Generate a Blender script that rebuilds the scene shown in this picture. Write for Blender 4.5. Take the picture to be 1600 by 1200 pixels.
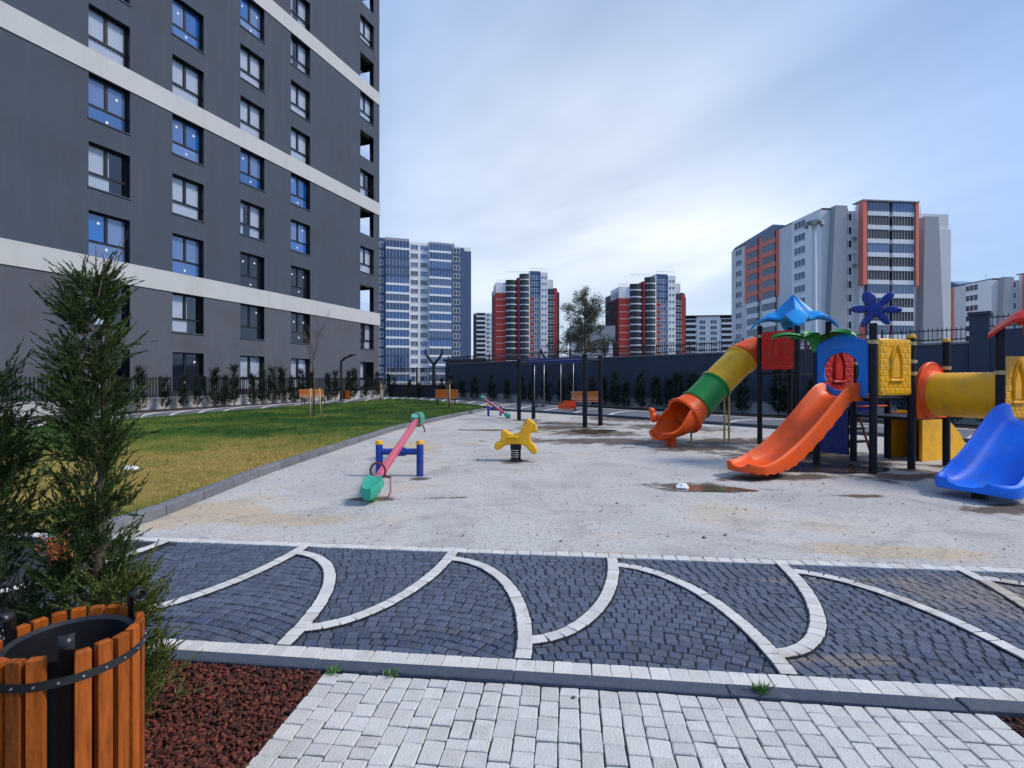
import bpy, math, random
import numpy as np
from mathutils import Vector, Matrix

random.seed(7)
rng = np.random.default_rng(7)
for o in list(bpy.data.objects):
    bpy.data.objects.remove(o)
S = bpy.context.scene
C = S.collection
PI = math.pi
R = math.radians

# ------------------------------------------------------------------ camera, sky, sun, exposure
H = 1.5                      # eye height
FP = 820.0                   # focal length in px of a 1600 px wide picture
cam = bpy.data.cameras.new('camera')
cam.lens = FP / 1600 * 36
cam.sensor_width = 36
cam.shift_y = -7 / 1600
cam.clip_start = 0.05
cam.clip_end = 3000
co = bpy.data.objects.new('camera', cam)
co.location = (0, 0, H)
co.rotation_euler = (PI / 2, 0, 0)
C.objects.link(co)
S.camera = co

SUN_EL, SUN_AZ = R(46), R(98)
SD = Vector((math.sin(SUN_AZ) * math.cos(SUN_EL), math.cos(SUN_AZ) * math.cos(SUN_EL), math.sin(SUN_EL)))
w = bpy.data.worlds.new('World')
S.world = w
w.use_nodes = True
nt = w.node_tree
N, L = nt.nodes, nt.links
bg = N['Background']
sky = N.new('ShaderNodeTexSky')
sky.sky_type = 'NISHITA'
sky.sun_disc = False
sky.sun_elevation = SUN_EL
sky.sun_rotation = SUN_AZ
sky.air_density = 1.0
sky.dust_density = 0.6
sky.ozone_density = 2.5
tc = N.new('ShaderNodeTexCoord')
sep = N.new('ShaderNodeSeparateXYZ')
L.new(tc.outputs['Generated'], sep.inputs[0])


def wm(op, a, b=None, clamp=False):
    n = N.new('ShaderNodeMath')
    n.operation = op
    n.use_clamp = clamp
    for i, v in enumerate((a, b)):
        if v is None:
            continue
        if isinstance(v, (int, float)):
            n.inputs[i].default_value = v
        else:
            L.new(v, n.inputs[i])
    return n.outputs[0]


zc = wm('MAXIMUM', sep.outputs[2], 0.0)
den = wm('ADD', zc, 0.18)
px_ = wm('DIVIDE', sep.outputs[0], den)
py_ = wm('DIVIDE', sep.outputs[1], den)
cmb = N.new('ShaderNodeCombineXYZ')
L.new(wm('ADD', px_, wm('MULTIPLY', py_, 0.35)), cmb.inputs[0])
L.new(wm('MULTIPLY', py_, 0.55), cmb.inputs[1])
n1 = N.new('ShaderNodeTexNoise')
n1.inputs['Scale'].default_value = 0.65
n1.inputs['Detail'].default_value = 5
n1.inputs['Roughness'].default_value = 0.52
n1.inputs['Distortion'].default_value = 0.25
L.new(cmb.outputs[0], n1.inputs['Vector'])
cr = N.new('ShaderNodeMapRange')
cr.inputs['From Min'].default_value = 0.36
cr.inputs['From Max'].default_value = 0.66
cr.inputs['To Min'].default_value = 0.45
cr.inputs['To Max'].default_value = 1.0
L.new(n1.outputs['Fac'], cr.inputs['Value'])
# thin veil of cloud that thickens toward the horizon
veil = wm('POWER', wm('SUBTRACT', 1.0, zc), 5.0)
fac = wm('MAXIMUM', cr.outputs[0], wm('MULTIPLY', veil, 0.9), clamp=True)
cl = N.new('ShaderNodeMix')
cl.data_type = 'RGBA'
L.new(fac, cl.inputs[0])
L.new(sky.outputs[0], cl.inputs[6])
# cloud light: brighter toward the veiled sun
dot = N.new('ShaderNodeVectorMath')
dot.operation = 'DOT_PRODUCT'
L.new(tc.outputs['Generated'], dot.inputs[0])
dot.inputs[1].default_value = (0.16, 0.95, 0.24)
glow = wm('MULTIPLY', wm('POWER', wm('MAXIMUM', dot.outputs['Value'], 0.0), 9.0), wm('ADD', 0.35, wm('MULTIPLY', cr.outputs[0], 0.75)), True)
cmixa = N.new('ShaderNodeMix')
cmixa.data_type = 'RGBA'
L.new(glow, cmixa.inputs[0])
cmixa.inputs[6].default_value = (3.3, 5.3, 9.3, 1)
cmixa.inputs[7].default_value = (10.0, 10.4, 10.7, 1)
L.new(cmixa.outputs[2], cl.inputs[7])
L.new(cl.outputs[2], bg.inputs['Color'])
bg.inputs['Strength'].default_value = 0.082

sl = bpy.data.lights.new('sun', 'SUN')
sl.energy = 2.2
sl.angle = R(12)
sl.color = (1.0, 0.91, 0.79)
so = bpy.data.objects.new('sun', sl)
so.rotation_euler = SD.to_track_quat('Z', 'Y').to_euler()
so.location = (0, 0, 30)
C.objects.link(so)
S.view_settings.view_transform = 'Standard'
S.view_settings.look = 'None'
S.view_settings.gamma = 1
S.view_settings.use_curve_mapping = False
S.view_settings.exposure = 0.5


# ------------------------------------------------------------------ helpers
def gp(x, y, z=0.0):
    """ground point seen at picture position x, y (1600x1200)"""
    d = y - 593.0
    Z = FP * (H - z) / d
    return Vector(((x - 800) / FP * Z, Z, z))


def zat(y, Z):
    return H + (593.0 - y) / FP * Z


def mat(name, col, rough=0.6, var=0.12, scale=6.0, bump=0.0, bscale=80.0, metallic=0.0, spec=0.5,
        rnd=0.0, isl=0.0, coat=0.0, hue=0.0, stretch=None, dirt=None, streak=None, satvar=0.5):
    m = bpy.data.materials.new(name)
    m.use_nodes = True
    t = m.node_tree
    nn, ll = t.nodes, t.links
    b = nn['Principled BSDF']
    b.inputs['Roughness'].default_value = rough
    b.inputs['Metallic'].default_value = metallic
    b.inputs['Specular IOR Level'].default_value = spec
    b.inputs['Coat Weight'].default_value = coat
    b.inputs['Coat Roughness'].default_value = 0.15

    def mm(op, a, c):
        n = nn.new('ShaderNodeMath')
        n.operation = op
        for i, v in enumerate((a, c)):
            if isinstance(v, (int, float)):
                n.inputs[i].default_value = v
            else:
                ll.new(v, n.inputs[i])
        return n.outputs[0]
    g = nn.new('ShaderNodeNewGeometry')
    vec = g.outputs['Position']
    if stretch:
        mp = nn.new('ShaderNodeMapping')
        mp.inputs['Scale'].default_value = stretch
        ll.new(vec, mp.inputs[0])
        vec = mp.outputs[0]
    n1 = nn.new('ShaderNodeTexNoise')
    n1.inputs['Scale'].default_value = scale
    n1.inputs['Detail'].default_value = 6
    n1.inputs['Roughness'].default_value = 0.62
    ll.new(vec, n1.inputs['Vector'])
    val = mm('ADD', 1.0, mm('MULTIPLY', mm('SUBTRACT', n1.outputs['Fac'], 0.5), var * 4))
    h = nn.new('ShaderNodeHueSaturation')
    h.inputs['Color'].default_value = (*col, 1)
    if rnd:
        oi = nn.new('ShaderNodeObjectInfo')
        val = mm('ADD', val, mm('MULTIPLY', mm('SUBTRACT', oi.outputs['Random'], 0.5), rnd * 2))
        rs = mm('FRACT', mm('MULTIPLY', oi.outputs['Random'], 37.7), 0)
        ll.new(mm('ADD', 1.0, mm('MULTIPLY', mm('SUBTRACT', rs, 0.5), satvar)), h.inputs['Saturation'])
    if isl:
        val = mm('ADD', val, mm('MULTIPLY', mm('SUBTRACT', g.outputs['Random Per Island'], 0.5), isl * 2))
        if hue:
            rs = mm('FRACT', mm('MULTIPLY', g.outputs['Random Per Island'], 91.3), 0)
            ll.new(mm('ADD', 0.5, mm('MULTIPLY', mm('SUBTRACT', rs, 0.5), hue)), h.inputs['Hue'])
    ll.new(val, h.inputs['Value'])
    out = h.outputs['Color']
    if dirt:
        dcol, dsc, dlo, dhi = dirt
        n3 = nn.new('ShaderNodeTexNoise')
        n3.inputs['Scale'].default_value = dsc
        n3.inputs['Detail'].default_value = 8
        n3.inputs['Roughness'].default_value = 0.68
        ll.new(g.outputs['Position'], n3.inputs['Vector'])
        mr = nn.new('ShaderNodeMapRange')
        mr.inputs['From Min'].default_value = dlo
        mr.inputs['From Max'].default_value = dhi
        ll.new(n3.outputs['Fac'], mr.inputs['Value'])
        mx = nn.new('ShaderNodeMix')
        mx.data_type = 'RGBA'
        ll.new(mr.outputs[0], mx.inputs[0])
        ll.new(out, mx.inputs[6])
        mx.inputs[7].default_value = (*dcol, 1)
        out = mx.outputs[2]
    if streak:
        dcol, dsc, dlo, dhi, amt = streak
        mp2 = nn.new('ShaderNodeMapping')
        mp2.inputs['Scale'].default_value = (1, 1, 0.09)
        ll.new(g.outputs['Position'], mp2.inputs[0])
        n3 = nn.new('ShaderNodeTexNoise')
        n3.inputs['Scale'].default_value = dsc
        n3.inputs['Detail'].default_value = 8
        n3.inputs['Roughness'].default_value = 0.7
        ll.new(mp2.outputs[0], n3.inputs['Vector'])
        mr = nn.new('ShaderNodeMapRange')
        mr.inputs['From Min'].default_value = dlo
        mr.inputs['From Max'].default_value = dhi
        mr.inputs['To Max'].default_value = amt
        ll.new(n3.outputs['Fac'], mr.inputs['Value'])
        mx = nn.new('ShaderNodeMix')
        mx.data_type = 'RGBA'
        ll.new(mr.outputs[0], mx.inputs[0])
        ll.new(out, mx.inputs[6])
        mx.inputs[7].default_value = (*dcol, 1)
        out = mx.outputs[2]
    ll.new(out, b.inputs['Base Color'])
    if bump:
        n2 = nn.new('ShaderNodeTexNoise')
        n2.inputs['Scale'].default_value = bscale
        n2.inputs['Detail'].default_value = 5
        ll.new(g.outputs['Position'], n2.inputs['Vector'])
        bp = nn.new('ShaderNodeBump')
        bp.inputs['Strength'].default_value = bump
        bp.inputs['Distance'].default_value = 0.01
        ll.new(n2.outputs['Fac'], bp.inputs['Height'])
        ll.new(bp.outputs[0], b.inputs['Normal'])
    return m


class MB:
    def __init__(s):
        s.v = []
        s.f = []
        s.m = []
        s.cm = 0

    def add(s, vs, fs):
        k = len(s.v)
        s.v += [tuple(v) for v in vs]
        s.f += [tuple(i + k for i in f) for f in fs]
        s.m += [s.cm] * len(fs)
        return s

    def box(s, x0, x1, y0, y1, z0, z1):
        return s.add([(x0, y0, z0), (x1, y0, z0), (x1, y1, z0), (x0, y1, z0), (x0, y0, z1), (x1, y0, z1), (x1, y1, z1), (x0, y1, z1)],
                     [(0, 3, 2, 1), (4, 5, 6, 7), (0, 1, 5, 4), (1, 2, 6, 5), (2, 3, 7, 6), (3, 0, 4, 7)])

    def cbox(s, x0, x1, y0, y1, z0, z1, c):
        """box with chamfered top edges"""
        c = min(c, (x1 - x0) / 3, (y1 - y0) / 3)
        vs = [(x0, y0, z0), (x1, y0, z0), (x1, y1, z0), (x0, y1, z0), (x0, y0, z1 - c), (x1, y0, z1 - c), (x1, y1, z1 - c), (x0, y1, z1 - c),
              (x0 + c, y0 + c, z1), (x1 - c, y0 + c, z1), (x1 - c, y1 - c, z1), (x0 + c, y1 - c, z1)]
        fs = [(0, 1, 5, 4), (1, 2, 6, 5), (2, 3, 7, 6), (3, 0, 4, 7), (4, 5, 9, 8), (5, 6, 10, 9), (6, 7, 11, 10), (7, 4, 8, 11), (8, 9, 10, 11)]
        return s.add(vs, fs)

    def rbox(s, x0, x1, y0, y1, z0, z1, c):
        """box bevelled on its y-facing outline and all round"""
        c = min(c, (x1 - x0) / 3, (z1 - z0) / 3, (y1 - y0) / 3)
        vs = []
        for y, i in ((y0, c), (y0 + c, 0), (y1 - c, 0), (y1, c)):
            a = c if i else 0
            xa, xb, za, zb = x0 + a, x1 - a, z0 + a, z1 - a
            k = c
            vs += [(xa + k, y, za), (xb - k, y, za), (xb, y, za + k), (xb, y, zb - k), (xb - k, y, zb), (xa + k, y, zb), (xa, y, zb - k), (xa, y, za + k)]
        fs = [tuple(range(8)), tuple(range(31, 23, -1))]
        for r in range(3):
            for j in range(8):
                fs.append((r * 8 + j, (r + 1) * 8 + j, (r + 1) * 8 + (j + 1) % 8, r * 8 + (j + 1) % 8))
        return s.add(vs, [tuple(reversed(f)) for f in fs])

    def prism(s, pts, z0, z1, axis='z'):
        """extrude polygon; axis 'z': pts xy, 'y': pts xz"""
        n = len(pts)
        if axis == 'z':
            vs = [(p[0], p[1], z0) for p in pts] + [(p[0], p[1], z1) for p in pts]
        elif axis == 'y':
            vs = [(p[0], z0, p[1]) for p in pts] + [(p[0], z1, p[1]) for p in pts]
        else:
            vs = [(z0, p[0], p[1]) for p in pts] + [(z1, p[0], p[1]) for p in pts]
        fs = [tuple(range(n - 1, -1, -1)), tuple(range(n, 2 * n))] + [(i, (i + 1) % n, n + (i + 1) % n, n + i) for i in range(n)]
        return s.add(vs, fs)

    def tube(s, pts, rad, n=10, caps=True, flat=1.0):
        pts = [Vector(p) for p in pts]
        if isinstance(rad, (int, float)):
            rad = [rad] * len(pts)
        vs = []
        up = None
        for i, p in enumerate(pts):
            d = (pts[min(i + 1, len(pts) - 1)] - pts[max(i - 1, 0)])
            d = d.normalized() if d.length > 1e-9 else Vector((0, 0, 1))
            if up is None:
                up = Vector((0, 0, 1)) if abs(d.z) < 0.9 else Vector((1, 0, 0))
            a = d.cross(up)
            if a.length < 1e-6:
                a = d.cross(Vector((0, 1, 0)))
            a.normalize()
            b = a.cross(d).normalized()
            up = b
            for k in range(n):
                t = 2 * PI * k / n
                vs.append(p + a * math.cos(t) * rad[i] + b * math.sin(t) * rad[i] * flat)
        fs = []
        for i in range(len(pts) - 1):
            for k in range(n):
                k2 = (k + 1) % n
                fs.append((i * n + k, i * n + k2, (i + 1) * n + k2, (i + 1) * n + k))
        if caps:
            fs.append(tuple(range(n - 1, -1, -1)))
            q = (len(pts) - 1) * n
            fs.append(tuple(q + k for k in range(n)))
        return s.add(vs, [tuple(reversed(f)) for f in fs])

    def lathe(s, prof, n=16, cx=0, cy=0):
        vs = []
        for r, z in prof:
            for k in range(n):
                t = 2 * PI * k / n
                vs.append((cx + r * math.cos(t), cy + r * math.sin(t), z))
        fs = []
        for i in range(len(prof) - 1):
            for k in range(n):
                k2 = (k + 1) % n
                fs.append((i * n + k, i * n + k2, (i + 1) * n + k2, (i + 1) * n + k))
        return s.add(vs, fs)

    def sheet(s, rows):
        """grid of points: list of equal rows"""
        n = len(rows[0])
        vs = [p for r in rows for p in r]
        fs = []
        for i in range(len(rows) - 1):
            for k in range(n - 1):
                fs.append((i * n + k, i * n + k + 1, (i + 1) * n + k + 1, (i + 1) * n + k))
        return s.add(vs, fs)

    def mesh(s, name, mats, smooth=False, angle=None):
        me = bpy.data.meshes.new(name)
        me.from_pydata(s.v, [], s.f)
        if not isinstance(mats, (list, tuple)):
            mats = [mats]
        for q in mats:
            me.materials.append(q)
        if len(mats) > 1:
            me.polygons.foreach_set('material_index', s.m)
        if smooth:
            me.polygons.foreach_set('use_smooth', [True] * len(me.polygons))
            if angle:
                try:
                    me.set_sharp_from_angle(angle=R(angle))
                except Exception:
                    pass
        me.update()
        return me

    def build(s, name, mats, parent=None, smooth=False, angle=None, loc=None, rot=None, kind=None):
        return place(name, s.mesh(name, mats, smooth, angle), parent, loc, rot, kind)


def place(name, me, parent=None, loc=None, rot=None, kind=None, scale=None):
    o = bpy.data.objects.new(name, me)
    C.objects.link(o)
    if parent:
        o.parent = parent
    if loc is not None:
        o.location = loc
    if rot is not None:
        o.rotation_euler = rot if not isinstance(rot, (int, float)) else (0, 0, rot)
    if scale is not None:
        o.scale = scale if not isinstance(scale, (int, float)) else (scale,) * 3
    if kind:
        o['kind'] = kind
    return o


def tag(o, label=None, cat=None, group=None, kind=None):
    if label:
        o['label'] = label
    if cat:
        o['category'] = cat
    if group:
        o['group'] = group
    if kind:
        o['kind'] = kind
    return o


def thing(name, label, cat, loc=(0, 0, 0), rz=0.0, group=None):
    o = bpy.data.objects.new(name, None)
    o.empty_display_size = 0.1
    C.objects.link(o)
    o.location = loc
    o.rotation_euler = (0, 0, rz)
    return tag(o, label, cat, group)


def copy_tree(o, parent=None):
    c = o.copy()
    C.objects.link(c)
    c.parent = parent
    for ch in list(o.children):
        copy_tree(ch, c)
    return c


def np_mesh(name, V, F, mats):
    """V (n,3) array, F (m,k) array"""
    me = bpy.data.meshes.new(name)
    V = np.asarray(V, dtype=np.float32)
    F = np.asarray(F, dtype=np.int32)
    me.vertices.add(len(V))
    me.vertices.foreach_set('co', V.ravel())
    k = F.shape[1]
    me.loops.add(F.size)
    me.loops.foreach_set('vertex_index', F.ravel())
    me.polygons.add(len(F))
    me.polygons.foreach_set('loop_start', np.arange(0, F.size, k, dtype=np.int32))
    me.update(calc_edges=True)
    for q in (mats if isinstance(mats, (list, tuple)) else [mats]):
        me.materials.append(q)
    return me


def blade_mesh(name, base, dirs, length, width, m):
    """diamond leaf blades: base (n,3), dirs (n,3), length (n,), width (n,)"""
    n = len(base)
    d = dirs / (np.linalg.norm(dirs, axis=1, keepdims=True) + 1e-9)
    rv = rng.normal(size=(n, 3))
    side = np.cross(d, rv)
    side /= (np.linalg.norm(side, axis=1, keepdims=True) + 1e-9)
    mid = base + d * (length * 0.45)[:, None]
    V = np.empty((n, 4, 3))
    V[:, 0] = base
    V[:, 1] = mid + side * (width * 0.5)[:, None]
    V[:, 2] = base + d * length[:, None]
    V[:, 3] = mid - side * (width * 0.5)[:, None]
    F = np.arange(n * 4).reshape(n, 4)
    return np_mesh(name, V.reshape(-1, 3), F, m)


def flat(name, pts, z, m, parent=None, kind='structure'):
    """flat polygon sheet triangulated"""
    from mathutils.geometry import tessellate_polygon
    vs = [Vector((p[0], p[1], z)) for p in pts]
    tris = tessellate_polygon([vs])
    fs = []
    for t in tris:
        a, b, c = (vs[i] for i in t)
        fs.append(tuple(t) if (b - a).cross(c - a).z > 0 else tuple(reversed(t)))
    mb = MB()
    mb.add(vs, fs)
    return mb.build(name, m, parent, kind=kind)


# ------------------------------------------------------------------ materials
M = {}
M['light_paver'] = mat('light_paver', (0.53, 0.52, 0.495), 0.82, 0.09, 14, 0.55, 90, rnd=0.10, dirt=((0.27, 0.25, 0.22), 3.0, 0.58, 0.80))
M['white_stone'] = mat('white_stone', (0.58, 0.565, 0.535), 0.82, 0.09, 14, 0.5, 90, rnd=0.09, dirt=((0.3, 0.26, 0.21), 2.3, 0.57, 0.78))
M['dark_cobble'] = mat('dark_cobble', (0.060, 0.076, 0.118), 0.6, 0.16, 25, 0.9, 70, rnd=0.25, isl=0.25, dirt=((0.19, 0.165, 0.13), 1.4, 0.60, 0.80))
def sandy(m, spots):
    t = m.node_tree
    nn, ll = t.nodes, t.links
    b = nn['Principled BSDF']
    src = b.inputs['Base Color'].links[0].from_socket
    g = nn.new('ShaderNodeNewGeometry')
    ns = nn.new('ShaderNodeTexNoise')
    ns.inputs['Scale'].default_value = 5
    ns.inputs['Detail'].default_value = 8
    ns.inputs['Roughness'].default_value = 0.75
    ll.new(g.outputs['Position'], ns.inputs['Vector'])
    for (cx, cy, rx, ry, k) in spots:
        mp = nn.new('ShaderNodeMapping')
        mp.vector_type = 'TEXTURE'
        mp.inputs['Location'].default_value = (cx, cy, 0)
        mp.inputs['Scale'].default_value = (rx, ry, 10)
        ll.new(g.outputs['Position'], mp.inputs[0])
        ln = nn.new('ShaderNodeVectorMath')
        ln.operation = 'LENGTH'
        ll.new(mp.outputs[0], ln.inputs[0])
        ad = nn.new('ShaderNodeMath')
        ad.operation = 'MULTIPLY_ADD'
        ll.new(ns.outputs['Fac'], ad.inputs[0])
        ad.inputs[1].default_value = -3.2
        ll.new(ln.outputs['Value'], ad.inputs[2])
        mr = nn.new('ShaderNodeMapRange')
        mr.inputs['From Min'].default_value = -1.1
        mr.inputs['From Max'].default_value = -0.55
        mr.inputs['To Min'].default_value = k
        mr.inputs['To Max'].default_value = 0
        ll.new(ad.outputs[0], mr.inputs['Value'])
        mx = nn.new('ShaderNodeMix')
        mx.data_type = 'RGBA'
        ll.new(mr.outputs[0], mx.inputs[0])
        ll.new(src, mx.inputs[6])
        mx.inputs[7].default_value = (0.34, 0.265, 0.18, 1)
        src = mx.outputs[2]
    ll.new(src, b.inputs['Base Color'])


_a, _b, _c = gp(1560, 930), gp(1330, 1030), gp(1300, 905)
sandy(M['dark_cobble'], [(_a.x, _a.y, 0.8, 0.4, 0.38), (_b.x, _b.y, 0.4, 0.08, 0.4), (_c.x, _c.y, 0.8, 0.08, 0.3)])
sandy(M['white_stone'], [(_a.x, _a.y, 0.9, 0.45, 0.6), (_b.x, _b.y, 0.5, 0.12, 0.6)])
M['joint'] = mat('joint', (0.016, 0.017, 0.022), 0.9, 0.25, 30, 0.3, 120)
M['joint_light'] = mat('joint_light', (0.045, 0.042, 0.038), 0.95, 0.3, 30, 0.3, 120)
M['kerb_dark'] = mat('kerb_dark', (0.055, 0.066, 0.092), 0.75, 0.18, 18, 0.4, 60, rnd=0.12, dirt=((0.22, 0.2, 0.17), 5, 0.62, 0.8))
M['kerb_grey'] = mat('kerb_grey', (0.15, 0.155, 0.175), 0.85, 0.25, 9, 0.5, 50, rnd=0.12, dirt=((0.28, 0.25, 0.2), 3, 0.55, 0.75))
M['soil'] = mat('soil', (0.032, 0.022, 0.017), 0.95, 0.3, 9, 0.6, 40)
M['earth'] = mat('earth', (0.14, 0.125, 0.10), 0.95, 0.2, 0.4, 0.3, 10)
M['bark'] = mat('bark_chip', (0.095, 0.020, 0.010), 0.85, 0.15, 40, 0, isl=0.85, hue=0.03)
M['trunk'] = mat('trunk', (0.13, 0.095, 0.070), 0.9, 0.25, 22, 0.7, 60, stretch=(1, 1, 0.25))
M['twig'] = mat('twig', (0.12, 0.09, 0.07), 0.9, 0.2, 20)
M['needle'] = mat('needle', (0.046, 0.078, 0.018), 0.6, 0.3, 4.0, 0, isl=0.6, hue=0.09, spec=0.3)
M['needle_yellow_green'] = mat('needle_yellowish', (0.085, 0.105, 0.022), 0.6, 0.3, 4.0, 0, isl=0.6, hue=0.08, spec=0.3)  # lighter yellowish green foliage of the low conifer
M['needle_far'] = mat('needle_far', (0.016, 0.030, 0.015), 0.7, 0.25, 1.5, 0, isl=0.6, hue=0.05, spec=0.25)
M['needle_dry'] = mat('needle_dry', (0.34, 0.10, 0.03), 0.7, 0.2, 20, 0, isl=0.5)
M['pine'] = mat('pine_needle', (0.045, 0.055, 0.028), 0.7, 0.2, 1.0, 0, isl=0.5, hue=0.04)
M['wood'] = mat('varnished_wood', (0.30, 0.070, 0.006), 0.6, 0.5, 9, 0.2, 60, rnd=0.22, stretch=(6, 6, 0.6), spec=0.2, satvar=0.04)
M['bench_wood'] = mat('bench_wood', (0.42, 0.155, 0.06), 0.5, 0.15, 9, rnd=0.12)
M['black_metal'] = mat('black_metal', (0.012, 0.013, 0.016), 0.38, 0.15, 14, 0.05, 40)
M['liner'] = mat('bin_liner', (0.008, 0.009, 0.012), 0.5, 0.1, 10)
M['post'] = mat('post_navy', (0.006, 0.007, 0.012), 0.5, 0.1, 6, spec=0.3, dirt=((0.03, 0.028, 0.026), 4, 0.62, 0.8))
M['galv'] = mat('galvanised', (0.45, 0.46, 0.48), 0.4, 0.1, 10, metallic=0.8)
M['steel'] = mat('steel_white', (0.62, 0.64, 0.66), 0.5, 0.05, 4)


def plastic(n, c, rough=0.45):
    return mat('plastic_' + n, c, rough, 0.07, 3.5, 0.05, 30, spec=0.32, dirt=(tuple(x * 0.55 + 0.05 for x in c), 5, 0.49, 0.76), streak=(tuple(x * 0.7 + 0.10 for x in c), 14, 0.55, 0.75, 0.5))


M['orange'] = plastic('orange', (0.86, 0.098, 0.004))
M['yellow'] = plastic('yellow', (0.86, 0.43, 0.006))
M['green'] = plastic('green', (0.010, 0.23, 0.035))
M['red'] = plastic('red', (0.62, 0.022, 0.008))
M['blue'] = plastic('blue', (0.001, 0.16, 0.78))
M['sky_blue'] = plastic('sky_blue', (0.008, 0.30, 0.72))
M['mid_blue'] = plastic('mid_blue', (0.008, 0.17, 0.58))
M['navy'] = plastic('navy', (0.008, 0.024, 0.17))
M['frame_blue'] = plastic('frame_blue', (0.010, 0.045, 0.30))
M['flower'] = plastic('flower_blue', (0.008, 0.032, 0.24))
M['pink'] = mat('pink_paint', (0.56, 0.10, 0.16), 0.4, 0.08, 10)
M['rail_red'] = mat('dark_red_paint', (0.16, 0.022, 0.022), 0.4, 0.1, 10)
M['teal'] = plastic('teal', (0.03, 0.36, 0.24))
M['clamp'] = mat('clamp', (0.48, 0.36, 0.16), 0.45, 0.1, 10)
M['facade'] = mat('facade_grey', (0.054, 0.071, 0.102), 0.9, 0.07, 0.45, 0.2, 14, streak=((0.085, 0.10, 0.125), 1.6, 0.50, 0.72, 0.45), dirt=((0.052, 0.060, 0.074), 0.35, 0.50, 0.75))
M['facade_low'] = mat('facade_plinth', (0.086, 0.094, 0.120), 0.9, 0.07, 0.5, 0.2, 14, streak=((0.125, 0.13, 0.15), 1.6, 0.50, 0.72, 0.35), dirt=((0.075, 0.072, 0.08), 0.4, 0.50, 0.75))
M['band'] = mat('facade_band', (0.48, 0.49, 0.49), 0.85, 0.05, 0.6, streak=((0.26, 0.26, 0.26), 2.2, 0.50, 0.78, 0.28))
M['frame'] = mat('window_frame', (0.008, 0.009, 0.011), 0.4, 0.1, 8)
M['room'] = mat('room_dark', (0.02, 0.022, 0.028), 0.9, 0.1, 1)
M['curtain'] = mat('curtain_cloth', (0.50, 0.53, 0.58), 0.9, 0.06, 2)
M['sticker'] = mat('sticker', (0.85, 0.85, 0.85), 0.6, 0.03, 5)
M['wall_navy'] = mat('wall_navy', (0.043, 0.058, 0.090), 0.85, 0.10, 0.7, 0.2, 20, dirt=((0.07, 0.08, 0.11), 0.8, 0.55, 0.8))
M['low_wall'] = mat('low_wall', (0.42, 0.41, 0.41), 0.9, 0.15, 1.5, 0.3, 20, dirt=((0.16, 0.14, 0.12), 1.2, 0.55, 0.7))
M['prom'] = mat('promenade', (0.12, 0.125, 0.15), 0.8, 0.2, 3.0, 0.3, 30, rnd=0)
M['white_b'] = mat('b_white', (0.80, 0.80, 0.80), 0.85, 0.05, 0.1)
M['grey_b'] = mat('b_grey', (0.66, 0.655, 0.65), 0.85, 0.05, 0.1)
M['greyd_b'] = mat('b_greydark', (0.34, 0.35, 0.375), 0.85, 0.05, 0.1)
M['navy_b'] = mat('b_navy', (0.055, 0.095, 0.19), 0.7, 0.05, 0.1)
M['red_b'] = mat('b_red', (0.40, 0.045, 0.035), 0.85, 0.06, 0.1)
M['salmon_b'] = mat('b_salmon', (0.80, 0.22, 0.16), 0.85, 0.05, 0.1)
M['dark_b'] = mat('b_dark', (0.030, 0.034, 0.045), 0.6, 0.1, 0.3)
M['water'] = mat('puddle_water', (0.085, 0.066, 0.042), 0.10, 0.3, 3, spec=0.3)


def glass(name, col, rough=0.05, ior=1.9, rnd=0.25):
    m = mat(name, col, rough, 0.05, 0.4, rnd=rnd)
    m.node_tree.nodes['Principled BSDF'].inputs['IOR'].default_value = ior
    return m


M['glass_blue'] = glass('glass_blue', (0.05, 0.125, 0.34), ior=2.2)
M['glass_dark'] = glass('glass_dark', (0.012, 0.017, 0.028), ior=1.7)
M['glass_far'] = glass('glass_far', (0.030, 0.042, 0.065), 0.08, 1.8, 0.6)
M['glass_bfar'] = glass('glass_blue_far', (0.025, 0.075, 0.20), 0.08, 1.9, 0.5)
# clear pane
m = bpy.data.materials.new('glass_clear')
m.use_nodes = True
t = m.node_tree
t.nodes.remove(t.nodes['Principled BSDF'])
tr = t.nodes.new('ShaderNodeBsdfTransparent')
tr.inputs[0].default_value = (0.90, 0.94, 1.0, 1)
gl = t.nodes.new('ShaderNodeBsdfGlossy')
gl.inputs['Roughness'].default_value = 0.03
fr = t.nodes.new('ShaderNodeLayerWeight')
fr.inputs[0].default_value = 0.5
fp = t.nodes.new('ShaderNodeMath')
fp.operation = 'POWER'
t.links.new(fr.outputs['Facing'], fp.inputs[0])
fp.inputs[1].default_value = 3.0
fa = t.nodes.new('ShaderNodeMath')
fa.operation = 'MULTIPLY_ADD'
t.links.new(fp.outputs[0], fa.inputs[0])
fa.inputs[1].default_value = 0.8
fa.inputs[2].default_value = 0.12
mx = t.nodes.new('ShaderNodeMixShader')
t.links.new(fa.outputs[0], mx.inputs[0])
t.links.new(tr.outputs[0], mx.inputs[1])
t.links.new(gl.outputs[0], mx.inputs[2])
t.links.new(mx.outputs[0], t.nodes['Material Output'].inputs['Surface'])
M['glass_clear'] = m

# ------------------------------------------------------------------ setting frame of the paving
TH = R(6.3)
E2 = Vector((math.cos(TH), -math.sin(TH), 0))
E1 = Vector((math.sin(TH), math.cos(TH), 0))


def site(a, b, z=0.0):
    p = E2 * a + E1 * b
    return Vector((p.x, p.y, z))


# ground sheet
mb = MB()
mb.add([(-900, -300, -0.12), (900, -300, -0.12), (900, 1500, -0.12), (-900, 1500, -0.12)], [(0, 1, 2, 3)])
tag(mb.build('ground', M['earth']), kind='structure')


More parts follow.
